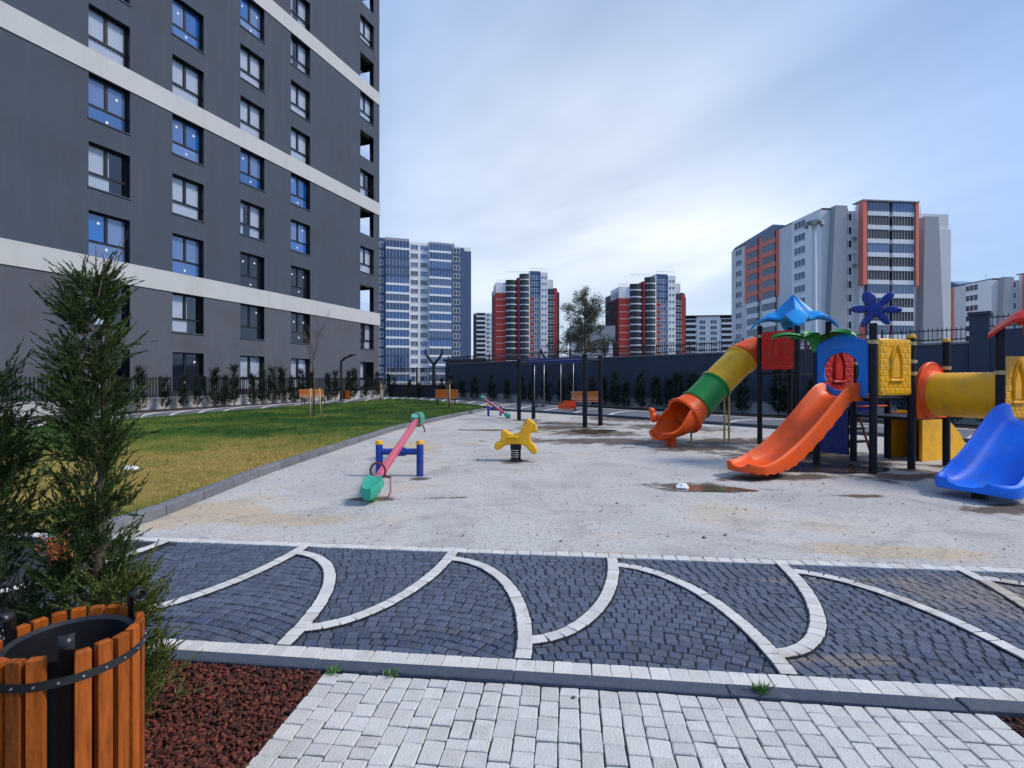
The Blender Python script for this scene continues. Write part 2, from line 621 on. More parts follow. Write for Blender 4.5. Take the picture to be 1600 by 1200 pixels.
# ---- playground surface
def sand_material():
    m = bpy.data.materials.new('playground_sand')
    m.use_nodes = True
    t = m.node_tree
    nn, ll = t.nodes, t.links
    b = nn['Principled BSDF']
    g = nn.new('ShaderNodeNewGeometry')

    def mth(op, a, c=0.0, clamp=False):
        n = nn.new('ShaderNodeMath')
        n.operation = op
        n.use_clamp = clamp
        for i, v in enumerate((a, c)):
            if isinstance(v, (int, float)):
                n.inputs[i].default_value = v
            else:
                ll.new(v, n.inputs[i])
        return n.outputs[0]

    def noise(sc, det=6, ro=0.6, dist=0.0):
        n = nn.new('ShaderNodeTexNoise')
        n.inputs['Scale'].default_value = sc
        n.inputs['Detail'].default_value = det
        n.inputs['Roughness'].default_value = ro
        n.inputs['Distortion'].default_value = dist
        ll.new(g.outputs['Position'], n.inputs['Vector'])
        return n.outputs['Fac']

    def rampv(v, lo, hi):
        n = nn.new('ShaderNodeMapRange')
        n.inputs['From Min'].default_value = lo
        n.inputs['From Max'].default_value = hi
        n.interpolation_type = 'SMOOTHSTEP'
        ll.new(v, n.inputs['Value'])
        return n.outputs[0]

    def mix(f, a, c):
        n = nn.new('ShaderNodeMix')
        n.data_type = 'RGBA'
        ll.new(f, n.inputs[0])
        for i, v in ((6, a), (7, c)):
            if isinstance(v, tuple):
                n.inputs[i].default_value = (*v, 1)
            else:
                ll.new(v, n.inputs[i])
        return n.outputs[2]
    big = noise(0.55, 5, 0.6, 0.6)
    midn = noise(2.3, 6, 0.65, 0.3)
    fine = noise(70, 3, 0.7)
    grit = noise(26, 4, 0.75)

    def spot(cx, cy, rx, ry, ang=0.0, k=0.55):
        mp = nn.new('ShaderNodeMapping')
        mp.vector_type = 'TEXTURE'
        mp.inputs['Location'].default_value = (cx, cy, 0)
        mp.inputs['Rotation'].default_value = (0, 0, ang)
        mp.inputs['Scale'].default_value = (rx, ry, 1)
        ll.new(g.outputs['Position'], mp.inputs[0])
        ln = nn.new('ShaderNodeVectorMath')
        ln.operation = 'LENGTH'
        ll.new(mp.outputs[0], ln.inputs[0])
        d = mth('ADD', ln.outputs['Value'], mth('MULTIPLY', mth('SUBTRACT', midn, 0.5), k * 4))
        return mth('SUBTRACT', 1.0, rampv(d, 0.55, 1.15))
    col = mix(rampv(big, 0.30, 0.72), (0.44, 0.425, 0.405), (0.54, 0.525, 0.505))
    # clay coloured patches
    clay = mth('MULTIPLY', rampv(big, 0.53, 0.70), 0.55)
    for (x, y, rx, ry, a) in ((1390, 862, 0.85, 0.24, -0.12), (420, 812, 0.9, 0.30, 0), (640, 700, 0.7, 1.5, 0), (960, 868, 0.35, 0.1, -0.1), (330, 800, 0.8, 0.7, 0)):
        p = gp(x, y)
        clay = mth('MAXIMUM', clay, mth('MULTIPLY', spot(p.x, p.y, rx, ry, a), 0.8))
    col = mix(clay, col, (0.52, 0.40, 0.26))
    # wet mud streaks, plus contact shade painted under posts, seats, horse and slides
    wet_shade = None
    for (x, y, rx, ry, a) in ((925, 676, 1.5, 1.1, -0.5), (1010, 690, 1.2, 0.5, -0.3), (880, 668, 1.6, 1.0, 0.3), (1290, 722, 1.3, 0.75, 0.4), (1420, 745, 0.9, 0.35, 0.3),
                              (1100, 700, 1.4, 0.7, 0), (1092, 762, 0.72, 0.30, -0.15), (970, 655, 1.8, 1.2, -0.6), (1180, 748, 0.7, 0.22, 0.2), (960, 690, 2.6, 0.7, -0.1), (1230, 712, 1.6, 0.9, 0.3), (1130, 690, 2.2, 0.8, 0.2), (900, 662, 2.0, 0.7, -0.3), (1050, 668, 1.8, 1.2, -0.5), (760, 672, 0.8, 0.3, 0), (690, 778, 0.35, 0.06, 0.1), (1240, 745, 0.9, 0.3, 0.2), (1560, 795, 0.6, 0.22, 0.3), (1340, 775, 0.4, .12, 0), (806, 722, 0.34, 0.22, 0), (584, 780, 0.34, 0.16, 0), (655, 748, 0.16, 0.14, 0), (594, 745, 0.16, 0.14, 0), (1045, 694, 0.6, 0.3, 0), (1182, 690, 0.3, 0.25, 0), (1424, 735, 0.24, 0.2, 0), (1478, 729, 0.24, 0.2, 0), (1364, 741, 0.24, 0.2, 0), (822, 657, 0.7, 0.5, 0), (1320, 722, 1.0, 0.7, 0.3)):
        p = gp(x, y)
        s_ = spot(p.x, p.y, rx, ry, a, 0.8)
        wet_shade = s_ if wet_shade is None else mth('MAXIMUM', wet_shade, s_)
    col = mix(mth('MULTIPLY', rampv(noise(1.1, 8, 0.75, 1.2), 0.47, 0.66), 0.6), col, (0.29, 0.275, 0.26))
    # scattered debris specks and grit
    col = mix(mth('MULTIPLY', rampv(grit, 0.50, 0.64), 0.5), col, (0.13, 0.125, 0.12))
    col = mix(mth('MULTIPLY', rampv(noise(9, 6, 0.85), 0.56, 0.66), 0.55), col, (0.10, 0.09, 0.08))
    col = mix(mth('MULTIPLY', rampv(fine, 0.52, 0.75), 0.35), col, (0.66, 0.65, 0.63))
    wet_shade_m = mth('MULTIPLY', wet_shade, rampv(noise(3.5, 8, 0.8, 0.8), 0.22, 0.44))
    col = mix(mth('MULTIPLY', wet_shade_m, 0.92), col, (0.085, 0.062, 0.045))
    ll.new(col, b.inputs['Base Color'])
    rg = nn.new('ShaderNodeMapRange')
    rg.inputs['To Min'].default_value = 0.88
    rg.inputs['To Max'].default_value = 0.70
    ll.new(wet_shade, rg.inputs['Value'])
    ll.new(rg.outputs[0], b.inputs['Roughness'])
    b.inputs['Specular IOR Level'].default_value = 0.2
    bp = nn.new('ShaderNodeBump')
    bp.inputs['Strength'].default_value = 0.5
    bp.inputs['Distance'].default_value = 0.02
    hgt = mth('ADD', mth('MULTIPLY', grit, 0.6), mth('ADD', mth('MULTIPLY', fine, 0.3), midn))
    ll.new(hgt, bp.inputs['Height'])
    ll.new(bp.outputs[0], b.inputs['Normal'])
    return m


KERB = [site(-4.42, 4.60), gp(249, 810), gp(416.5, 741), gp(529, 702.5), gp(620, 672), gp(700, 654), gp(762, 641)]
BACK = [gp(762, 641), gp(842, 645), gp(1012, 656), gp(1513, 692), gp(1800, 712)]
sand_poly = KERB + BACK[1:] + [Vector((16, 9.0, 0)), site(9.5, 4.59)]
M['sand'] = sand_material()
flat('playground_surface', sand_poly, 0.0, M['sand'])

# ---- lawn
INNER = [gp(*p) for p in ((-60, 677), (60, 668), (215, 655), (350, 643.5), (500, 632.5), (600, 624.5), (640, 623.5), (690, 627.5), (750, 634), (842, 645), (1012, 656), (1513, 692), (1800, 712))]
OUTER = [gp(*p) for p in ((-60, 664), (60, 657), (215, 647), (350, 637.5), (500, 627.5), (600, 620), (650, 618.5), (700, 620), (775, 625), (870, 634), (1012, 643), (1513, 671), (1800, 687))]


def lawn_material(name, bright=1.0, isl=0.0):
    m = bpy.data.materials.new(name)
    m.use_nodes = True
    t = m.node_tree
    nn, ll = t.nodes, t.links
    b = nn['Principled BSDF']
    b.inputs['Roughness'].default_value = 0.85
    b.inputs['Specular IOR Level'].default_value = 0.25
    g = nn.new('ShaderNodeNewGeometry')
    mp = nn.new('ShaderNodeMapping')
    mp.inputs['Rotation'].default_value = (0, 0, R(8))
    mp.inputs['Scale'].default_value = (1, 1, 0)
    ll.new(g.outputs['Position'], mp.inputs[0])
    n1 = nn.new('ShaderNodeTexNoise')
    n1.inputs['Scale'].default_value = 0.42
    n1.inputs['Detail'].default_value = 6
    n1.inputs['Roughness'].default_value = 0.62
    n1.inputs['Distortion'].default_value = 0.4
    ll.new(mp.outputs[0], n1.inputs['Vector'])
    # drier by the playground kerb's near corner
    sp = nn.new('ShaderNodeVectorMath')
    sp.operation = 'DISTANCE'
    ll.new(mp.outputs[0], sp.inputs[0])
    q = gp(300, 735)
    rot = Matrix.Rotation(R(8), 4, 'Z') @ q
    sp.inputs[1].default_value = (rot.x, rot.y, 0)
    mr = nn.new('ShaderNodeMapRange')
    mr.inputs['From Min'].default_value = 1.5
    mr.inputs['From Max'].default_value = 7.0
    mr.inputs['To Min'].default_value = 0.27
    mr.inputs['To Max'].default_value = -0.09
    ll.new(sp.outputs['Value'], mr.inputs['Value'])
    ad = nn.new('ShaderNodeMath')
    ad.operation = 'ADD'
    ll.new(n1.outputs['Fac'], ad.inputs[0])
    ll.new(mr.outputs[0], ad.inputs[1])
    rp = nn.new('ShaderNodeValToRGB')
    rp.color_ramp.elements[0].position = 0.36
    rp.color_ramp.elements[0].color = (0.020 * bright, 0.060 * bright, 0.008 * bright, 1)
    rp.color_ramp.elements[1].position = 0.74
    rp.color_ramp.elements[1].color = (0.26 * bright, 0.19 * bright, 0.05 * bright, 1)
    e = rp.color_ramp.elements.new(0.50)
    e.color = (0.070 * bright, 0.112 * bright, 0.014 * bright, 1)
    e = rp.color_ramp.elements.new(0.60)
    e.color = (0.14 * bright, 0.145 * bright, 0.026 * bright, 1)
    ll.new(ad.outputs[0], rp.inputs[0])
    h = nn.new('ShaderNodeHueSaturation')
    ll.new(rp.outputs[0], h.inputs['Color'])
    n2 = nn.new('ShaderNodeTexNoise')
    n2.inputs['Scale'].default_value = 9
    n2.inputs['Detail'].default_value = 5
    ll.new(g.outputs['Position'], n2.inputs['Vector'])
    a2 = nn.new('ShaderNodeMath')
    a2.operation = 'MULTIPLY_ADD'
    ll.new(n2.outputs['Fac'], a2.inputs[0])
    a2.inputs[1].default_value = 1.4
    a2.inputs[2].default_value = 0.3
    src = a2.outputs[0]
    if isl:
        a3 = nn.new('ShaderNodeMath')
        a3.operation = 'MULTIPLY_ADD'
        ll.new(g.outputs['Random Per Island'], a3.inputs[0])
        a3.inputs[1].default_value = isl * 2
        a3.inputs[2].default_value = -isl
        a4 = nn.new('ShaderNodeMath')
        ll.new(src, a4.inputs[0])
        ll.new(a3.outputs[0], a4.inputs[1])
        src = a4.outputs[0]
    ll.new(src, h.inputs['Value'])
    ll.new(h.outputs[0], b.inputs['Base Color'])
    return m


M['lawn'] = lawn_material('lawn_soil', 1.0)
M['grass'] = lawn_material('grass_blade', 1.5, 0.5)
lawn_poly = [p for p in INNER[:9]] + [k + Vector((-0.06, 0.02, 0)) for k in reversed(KERB)] + [site(-9.5, 4.6), Vector((-14, 8, 0))]
flat('lawn', lawn_poly, 0.035, M['lawn'])


def inside(poly, x, y):
    r = np.zeros(len(x), bool)
    n = len(poly)
    for i in range(n):
        x1, y1 = poly[i][0], poly[i][1]
        x2, y2 = poly[(i + 1) % n][0], poly[(i + 1) % n][1]
        c = ((y1 > y) != (y2 > y)) & (x < (x2 - x1) * (y - y1) / (y2 - y1 + 1e-12) + x1)
        r ^= c
    return r


def scatter(poly, n, near_power=0.0):
    xs = [p[0] for p in poly]
    ys = [p[1] for p in poly]
    out = []
    tot = 0
    while tot < n:
        x = rng.uniform(min(xs), max(xs), 200000)
        y = rng.uniform(min(ys), max(ys), 200000)
        k = inside(poly, x, y)
        if near_power:
            d = np.hypot(x, y)
            k &= rng.random(len(x)) < np.clip((6.5 / np.maximum(d, 1)) ** near_power, 0, 1)
        x, y = x[k], y[k]
        out.append(np.stack([x, y], 1))
        tot += len(x)
    return np.concatenate(out)[:n]


P = scatter(lawn_poly, 170000, 1.4)
n = len(P)
base = np.column_stack([P, np.full(n, 0.034)])
dirs = np.column_stack([rng.normal(0, 0.45, n), rng.normal(0, 0.45, n), np.ones(n)])
dist = np.hypot(P[:, 0], P[:, 1])
ln = rng.uniform(0.025, 0.06, n)
wd = np.clip(0.0028 * dist / 6, 0.003, 0.012)
gm = blade_mesh('grass', base, dirs, ln, wd, M['grass'])
tag(place('grass', gm), 'short patchy green and straw yellow grass on the lawn', 'grass', kind='stuff')


Pc = scatter(lawn_poly, 520, 0.8)
idx = np.repeat(np.arange(520), 30)
P = Pc[idx] + rng.normal(0, 0.05, (len(idx), 2))
kp = np.array([(k.x, k.y) for k in KERB])
u = rng.uniform(0, len(kp) - 1.001, 6000)
i0 = u.astype(int)
fr_ = (u - i0)[:, None]
Pk = kp[i0] * (1 - fr_) + kp[i0 + 1] * fr_ + np.column_stack([rng.uniform(-0.26, -0.15, 6000), rng.normal(0, 0.02, 6000)])
P = np.concatenate([P, Pk])
n = len(P)
dist = np.hypot(P[:, 0], P[:, 1])
gm = blade_mesh('grass_tufts', np.column_stack([P, np.full(n, 0.034)]), np.column_stack([rng.normal(0, 0.6, n), rng.normal(0, 0.6, n), np.ones(n)]), rng.uniform(0.05, 0.13, n), np.clip(0.0035 * dist / 6, 0.004, 0.012), M['grass'])
tag(place('grass_tufts', gm), 'taller grass tufts scattered on the lawn and along its kerb', 'grass', kind='stuff')


# ---- kerbs as rows of stones
def kerb_run(name, pts, wid, z0, z1, seg, m, side=1, gap=0.008, cham=0.012, jz=0.006):
    root = bpy.data.objects.new(name, None)
    C.objects.link(root)
    root['kind'] = 'structure'
    pl = [Vector((p[0], p[1], 0)) for p in pts]
    L_ = [0]
    for i in range(len(pl) - 1):
        L_.append(L_[-1] + (pl[i + 1] - pl[i]).length)

    def at(s):
        for i in range(len(pl) - 1):
            if s <= L_[i + 1] or i == len(pl) - 2:
                return pl[i].lerp(pl[i + 1], (s - L_[i]) / (L_[i + 1] - L_[i]))
    k = max(1, int(round(L_[-1] / seg)))
    st = L_[-1] / k
    cache = {}
    for i in range(k):
        a, b = at(i * st), at((i + 1) * st)
        d = b - a
        ln_ = round(d.length, 2)
        if ln_ not in cache:
            q = MB()
            q.cbox(gap / 2, ln_ - gap / 2, 0 if side > 0 else -wid, wid if side > 0 else 0, z0, z1, cham)
            cache[ln_] = q.mesh('kerb_stone', m)
        o = place('kerb_stone', cache[ln_], root, (a.x, a.y, random.uniform(-jz, jz)), (random.uniform(-.02, .02), random.uniform(-.006, .006), math.atan2(d.y, d.x)))
    return root


kerb_run('lawn_kerb', KERB, 0.14, -0.1, 0.12, 0.75, M['kerb_grey'], side=1)
kerb_run('back_kerb', BACK, 0.16, -0.1, 0.10, 1.0, M['kerb_dark'], side=1)

# ---- promenade behind lawn and playground
rows = [[(p.x, p.y, 0.012) for p in INNER], [(p.x, p.y, 0.012) for p in OUTER]]
mb = MB()
mb.sheet(rows)
mb.v = [(x, y, 0.012) for (x, y, z) in mb.v]
mb.build('promenade', M['prom'], kind='structure')
prom = bpy.data.objects['promenade']
# its pale border courses and arcs
mb = MB()


def ribbon(pts, wd_, z0, z1):
    pts = [Vector((p[0], p[1], 0)) for p in pts]
    for i in range(len(pts) - 1):
        d = pts[i + 1] - pts[i]
        nrm = Vector((-d.y, d.x, 0)).normalized() * wd_ / 2
        a, b = pts[i], pts[i + 1]
        mb.prism([(a - nrm)[:2], (b - nrm)[:2], (b + nrm)[:2], (a + nrm)[:2]], z0, z1)


ribbon([i.lerp(o, 0.04) for i, o in zip(INNER, OUTER)], 0.16, 0.0, 0.020)
ribbon([i.lerp(o, 0.96) for i, o in zip(INNER, OUTER)], 0.16, 0.0, 0.020)
for k in range(len(INNER) - 1):
    for q in range(3):
        t0, t1 = q / 3, (q + 1) / 3
        ai, bi = INNER[k].lerp(INNER[k + 1], t0), INNER[k].lerp(INNER[k + 1], t1)
        ao, bo = OUTER[k].lerp(OUTER[k + 1], t0), OUTER[k].lerp(OUTER[k + 1], t1)
        arc = []
        for u in range(7):
            th = u / 6 * PI / 2
            p = ai.lerp(bi, 1 - math.cos(th))
            o_ = ao.lerp(bo, 1 - math.cos(th))
            arc.append(p.lerp(o_, math.sin(th)))
        ribbon(arc, 0.15, 0.0, 0.0175)
mb.build('border_stones', M['white_stone'], prom, kind='stuff')

# ---- planting beds
WALL_A, WALL_B, WALL_C = Vector((-5.18, 42.5, 0)), Vector((15.9, 17.84, 0)), Vector((19.6, 13.5, 0))


def fence_pt(x):
    Z = 22835 / (1107 - x)
    return Vector(((x - 800) / FP * Z, Z, 0))


FEN_A, FEN_B = fence_pt(-60), fence_pt(606)
bed = [p for p in OUTER] + [WALL_C + Vector((1, 1, 0)), WALL_A + Vector((0, 1, 0)), FEN_B + Vector((0, 1, 0)), FEN_A]
flat('planting_bed', bed, 0.004, M['soil'])

# ------------------------------------------------------------------ near paving
pave = flat('light_path', [site(-1.25, 0.2), site(1.89, 0.2), site(1.89, 2.577), site(-1.25, 2.577)], -0.012, M['joint_light'])
# irregular light stones in columns
variants = {}


def paver_mesh(wd_, ln_, m, k, cham=0.0035):
    key = (round(wd_, 3), round(ln_, 3), m.name, k)
    if key not in variants:
        r_ = random.Random(hash(key) & 0xffff)
        q = MB()
        c = cham
        j = lambda s_=0.0028: r_.uniform(-s_, s_)
        x0, x1, y0, y1 = 0.0026, wd_ - 0.0026, 0.0026, ln_ - 0.0026
        cor = [(x0 + j(), y0 + j()), (x1 + j(), y0 + j()), (x1 + j(), y1 + j()), (x0 + j(), y1 + j())]
        cx, cy = wd_ / 2, ln_ / 2
        # 8 outline points (mid points bowed) for tumbled outline
        ring = []
        for i in range(4):
            a, b = cor[i], cor[(i + 1) % 4]
            ring.append((a[0] * 0.95 + b[0] * 0.05, a[1] * 0.95 + b[1] * 0.05))
            ring.append((a[0] * 0.05 + b[0] * 0.95 + j(0.001), a[1] * 0.05 + b[1] * 0.95 + j(0.001)))
        n_ = 8
        vs = [(p[0], p[1], -0.045) for p in ring] + [(p[0], p[1], -c) for p in ring]
        vs += [(cx + (p[0] - cx) * (1 - 2 * c / wd_), cy + (p[1] - cy) * (1 - 2 * c / ln_), j(0.0012)) for p in ring]
        fs = []
        for r2 in range(2):
            for i in range(n_):
                fs.append((r2 * n_ + i, r2 * n_ + (i + 1) % n_, (r2 + 1) * n_ + (i + 1) % n_, (r2 + 1) * n_ + i))
        fs.append(tuple(range(16, 24)))
        q.add(vs, fs)
        variants[key] = q.mesh('paver', m)
    return variants[key]


def merge_into(mbx, me, mtx):
    k = len(mbx.v)
    mbx.v += [tuple(mtx @ v.co) for v in me.vertices]
    mbx.f += [tuple(i + k for i in p.vertices) for p in me.polygons]
    mbx.m += [0] * len(me.polygons)


rest = MB()
ncol = 34
cw = 3.14 / ncol
count = 0
rp = random.Random(3)
for c in range(ncol):
    b = 2.572
    while b > 0.45:
        edge = c in (0, ncol - 1)
        ln_ = 0.1 if edge else rp.choice((0.07, 0.092, 0.092, 0.115, 0.135))
        b -= ln_
        me = paver_mesh(round(cw, 4), ln_, M['light_paver'], rp.randrange(5))
        p = site(-1.25 + c * cw, b, rp.uniform(-0.0025, 0.0025))
        rot = (rp.uniform(-.012, .012), rp.uniform(-.012, .012), -TH + rp.uniform(-.012, .012))
        if b > 1.84 and count < 300:
            place('paver', me, pave, p, rot)
            count += 1
        else:
            merge_into(rest, me, Matrix.Translation(p) @ Matrix.Rotation(rot[2], 4, 'Z'))
rest.build('pavers', M['light_paver'], pave, kind='stuff')

# dark flush kerb between light and dark paths
kerb_run('path_kerb', [site(-6.5, 2.577), site(8, 2.577)], 0.09, -0.1, 0.016, 1.02, M['kerb_dark'], side=1, gap=0.006, cham=0.006, jz=0.002)

# dark path with pale arcs
dpath = flat('dark_path', [site(-7, 2.667), site(9.5, 2.667), site(9.5, 4.595), site(-7, 4.595)], -0.012, M['joint'])
B0, B1 = 2.80, 4.475
PER = 1.36


def stone_row(pa, wd_, m, ln_, parent, z=0.0, name='paver', limit=None):
    """stones laid along a polyline given as site (a, b) points"""
    pts = [site(*p) for p in pa]
    L_ = [0]
    for i in range(len(pts) - 1):
        L_.append(L_[-1] + (pts[i + 1] - pts[i]).length)
    n_ = max(1, int(round(L_[-1] / ln_)))
    st = L_[-1] / n_

    def at(s):
        for i in range(len(pts) - 1):
            if s <= L_[i + 1] + 1e-6 or i == len(pts) - 2:
                return pts[i].lerp(pts[i + 1], (s - L_[i]) / (L_[i + 1] - L_[i]))
    for i in range(n_):
        a, b = at(i * st), at((i + 1) * st)
        d = b - a
        dn = d.normalized()
        nr = Vector((-dn.y, dn.x, 0))
        me = paver_mesh(round(d.length, 2) + 0.002, wd_, m, random.randrange(4), 0.003)
        p = a - nr * wd_ / 2
        place(name, me, parent, (p.x, p.y, z + random.uniform(-.0015, .0015)), math.atan2(d.y, d.x) + random.uniform(-.01, .01))


stone_row([(-4.6, 2.733), (5.6, 2.733)], 0.128, M['white_stone'], 0.098, dpath, z=0.004, name='border_stone')
stone_row([(-5.6, 4.533), (7.6, 4.533)], 0.112, M['white_stone'], 0.112, dpath, z=0.004, name='border_stone')
strip = MB()
for k in range(-2, 4):
    nk = -0.25 + PER * k
    fk = -1.01 + PER * k
    A = [(nk - 0.80 * (1 - math.sqrt(max(0, 1 - t * t))), B0 + 1.52 * t) for t in [math.sin(i / 24 * PI / 2 * 0.945) for i in range(25)]]
    Bc = [(fk - 0.63 * (1 - math.sqrt(max(0, 1 - t * t))), B1 - 1.47 * t) for t in [math.sin(i / 24 * PI / 2 * 0.945) for i in range(25)]]
    for cv in ((A, Bc) if k > -2 else (Bc,)):
        stone_row(cv, 0.092, M['white_stone'], 0.098, dpath, z=0.007, name='arc_stone')
        pts = [site(*p) for p in cv]
        for i in range(len(pts) - 1):
            d = pts[i + 1] - pts[i]
            nr = Vector((-d.y, d.x, 0)).normalized() * 0.053
            a, b = pts[i], pts[i + 1]
            strip.prism([(a - nr)[:2], (b - nr)[:2], (b + nr)[:2], (a + nr)[:2]], -0.03, 0.0035)
strip.build('arc_joint', M['joint'], dpath, kind='stuff')

# dark cobbles in fan rows: nearest 300 as pieces, the rest one mesh
cob = []
rc = random.Random(11)


def a_curve(k, b):
    t = min(1, max(0, (b - B0) / 1.52))
    return -0.25 + PER * k - 0.72 * (1 - math.sqrt(1 - t * t))


for k in range(-3, 7):
    ca, cb = -0.25 + PER * (k - 0.62), 1.55
    r = 1.15
    while r < 3.6:
        dth = 0.0745 / r
        th = R(-5) + rc.uniform(0, dth)
        while th < R(185):
            a = ca + r * math.cos(th)
            b = cb + r * math.sin(th)
            if B0 - 0.02 < b < B1 + 0.02:
                if a_curve(k - 1, b) < a <= a_curve(k, b) and -3.6 < a < 6.0:
                    cob.append((a, b, th))
            th += dth * rc.uniform(0.92, 1.08)
        r += 0.0715
cob.sort(key=lambda q: (q[1], abs(q[0])))
cobm = [paver_mesh(0.0735, 0.0705, M['dark_cobble'], 100 + i, 0.005) for i in range(8)]
rest = MB()
cnt = 0
for (a, b, th) in cob:
    p = site(a, b, rc.uniform(-0.009, -0.003))
    rz = th - PI / 2 - TH + rc.uniform(-.07, .07)
    me = cobm[rc.randrange(8)]
    mt = Matrix.Translation(p) @ Matrix.Rotation(rz, 4, 'Z') @ Matrix.Rotation(rc.uniform(-.05, .05), 4, 'X') @ Matrix.Rotation(rc.uniform(-.05, .05), 4, 'Y') @ Matrix.Translation((-0.0365, -0.035, 0))
    q = gp(800, 1000)
    vis = 593 + FP * H / p.y
    sx = 800 + FP * p.x / p.y
    if cnt < 300 and 230 < sx < 1600:
        o = place('cobble', me, dpath)
        o.matrix_local = mt
        cnt += 1
    else:
        merge_into(rest, me, mt)
rest.build('cobbles', M['dark_cobble'], dpath, kind='stuff')
# sand swept over the right end of the path
sandspill = []


# ---- bark mulch beds
def mulch(name, label, poly, n_chip):
    o = flat(name, [(p.x, p.y) for p in poly], -0.02, M['soil'])
    Pm = scatter([(p.x, p.y) for p in poly], n_chip)
    n_ = len(Pm)
    a = rng.uniform(0, 2 * PI, n_)
    tl = rng.normal(0, 0.35, n_)
    ln_ = rng.uniform(0.005, 0.017, n_)
    wd_ = ln_ * rng.uniform(0.3, 0.7, n_)
    th_ = rng.uniform(0.0015, 0.004, n_)
    u = np.stack([np.cos(a) * np.cos(tl), np.sin(a) * np.cos(tl), np.sin(tl)], 1)
    v = np.stack([-np.sin(a), np.cos(a), rng.normal(0, 0.3, n_)], 1)
    v /= np.linalg.norm(v, axis=1, keepdims=True)
    w_ = np.cross(u, v)
    c = np.column_stack([Pm, rng.uniform(-0.018, 0.006, n_)])
    V = np.empty((n_, 8, 3))
    i = 0
    for sz in (-1, 1):
        for sx, sy in ((-1, -1), (1, -1), (1, 1), (-1, 1)):
            tp = 0.75 if sx > 0 else 1.0
            V[:, i] = c + u * (ln_ * sx)[:, None] + v * (wd_ * sy * tp)[:, None] + w_ * (th_ * sz)[:, None]
            i += 1
    F0 = np.array([(4, 5, 6, 7), (0, 1, 5, 4), (1, 2, 6, 5), (2, 3, 7, 6), (3, 0, 4, 7)])
    F = (F0[None] + (np.arange(n_) * 8)[:, None, None]).reshape(-1, 4)
    k = place(name.replace('_bed', '_chips'), np_mesh('bark_chips', V.reshape(-1, 3), F, M['bark']))
    tag(k, label, 'bark mulch', kind='stuff')


mulch('mulch_bed', 'red brown bark chips under the conifers beside the wooden bin', [site(-4.2, 0.3), site(-1.25, 0.3), site(-1.25, 2.577), site(-4.2, 2.577)], 42000)
mulch('side_mulch_bed', 'dark red bark chips at the right edge of the pale path', [site(1.89, 1.2), site(3.6, 1.2), site(3.6, 2.577), site(1.89, 2.577)], 5000)

# ------------------------------------------------------------------ the grey apartment block on the left
fd = Vector((307 / FP, 1, 0)).normalized()
Z0 = 16.0
blk = thing('apartment_block', 'tall dark grey apartment block with pale horizontal bands, filling the left side', 'apartment block',
            (0.3744 * Z0 - 28.99, Z0, 0), math.atan2(fd.y, fd.x))
LEN, TOPZ, DEP, REC = 32.29, 45.0, 14.0, 0.33
ST = 3.23
cols = [9.12, 13.22, 17.62, 21.82, 29.57]
WW, WH = 1.88, 2.14
holes = []
wins = []
for ci, s0 in enumerate([4.9] + cols):
    for k in range(13):
        z0 = 0.85 + ST * k
        if ci == 0:
            continue
        holes.append((s0, s0 + WW, z0, z0 + WH))
        wins.append((ci - 1, k, s0, z0))


def wall_with_holes(mbx, x0, x1, z0, z1, hs, y=0.0, depth=REC, xform=lambda p: p):
    xs = sorted({x0, x1, *[h[0] for h in hs], *[h[1] for h in hs]})
    zs = sorted({z0, z1, *[h[2] for h in hs], *[h[3] for h in hs]})
    xs = [x for x in xs if x0 <= x <= x1]
    zs = [z for z in zs if z0 <= z <= z1]
    for i in range(len(xs) - 1):
        for j in range(len(zs) - 1):
            cx, cz = (xs[i] + xs[i + 1]) / 2, (zs[j] + zs[j + 1]) / 2
            if any(h[0] < cx < h[1] and h[2] < cz < h[3] for h in hs):
                continue
            mbx.add([xform(p) for p in ((xs[i], y, zs[j]), (xs[i + 1], y, zs[j]), (xs[i + 1], y, zs[j + 1]), (xs[i], y, zs[j + 1]))], [(0, 1, 2, 3)])
    return mbx


def reveals(mbx, hs, y0, y1):
    for (a, b, c, d) in hs:
        mbx.add([(a, y0, c), (b, y0, c), (b, y0, d), (a, y0, d), (a, y1, c), (b, y1, c), (b, y1, d), (a, y1, d)],
                [(0, 1, 5, 4), (1, 2, 6, 5), (2, 3, 7, 6), (3, 0, 4, 7)])


low = [h for h in holes if h[2] < 6.2]
high = [h for h in holes if h[2] > 6.2]
wall_with_holes(MB(), 0, LEN, -0.1, 6.25, low).build('plinth_wall', M['facade_low'], blk)
wall_with_holes(MB(), 0, LEN, 6.25, TOPZ, high).build('wall', M['facade'], blk)
for zb in (6.24, 6.24 + 3 * ST, 6.24 + 6 * ST, 6.24 + 9 * ST):
    MB().box(-0.05, LEN + 0.04, -0.05, 0.02, zb, zb + 1.06).build('band', M['band'], blk)
# dark rooms behind the windows, end wall with loggia openings, roof, back
loggia = [(0.42, 2.7, 0.95 + ST * k, 0.85 + ST * k + WH) for k in range(2, 13, 2)]
mb = MB()
wall_with_holes(mb, 0, DEP, -0.1, TOPZ, loggia, xform=lambda p: (LEN, p[0], p[2]))
mb.box(-0.01, LEN + 0.01, DEP, DEP + 0.2, -0.1, TOPZ)
mb.box(-0.2, 0, 0.01, DEP, -0.1, TOPZ)
mb.box(-0.01, LEN, 0.01, DEP, TOPZ, TOPZ + 0.3)
mb.build('side_wall', M['facade'], blk)
mb = MB()
mb.add([(0, 2.2, -0.1), (29.2, 2.2, -0.1), (29.2, 2.2, TOPZ), (0, 2.2, TOPZ)], [(0, 1, 2, 3)])
mb.add([(29.2, 0.02, -0.1), (29.2, 3.2, -0.1), (29.2, 3.2, TOPZ), (29.2, 0.02, TOPZ)], [(0, 1, 2, 3)])
mb.add([(29.2, 3.2, -0.1), (LEN, 3.2, -0.1), (LEN, 3.2, TOPZ), (29.2, 3.2, TOPZ)], [(0, 1, 2, 3)])
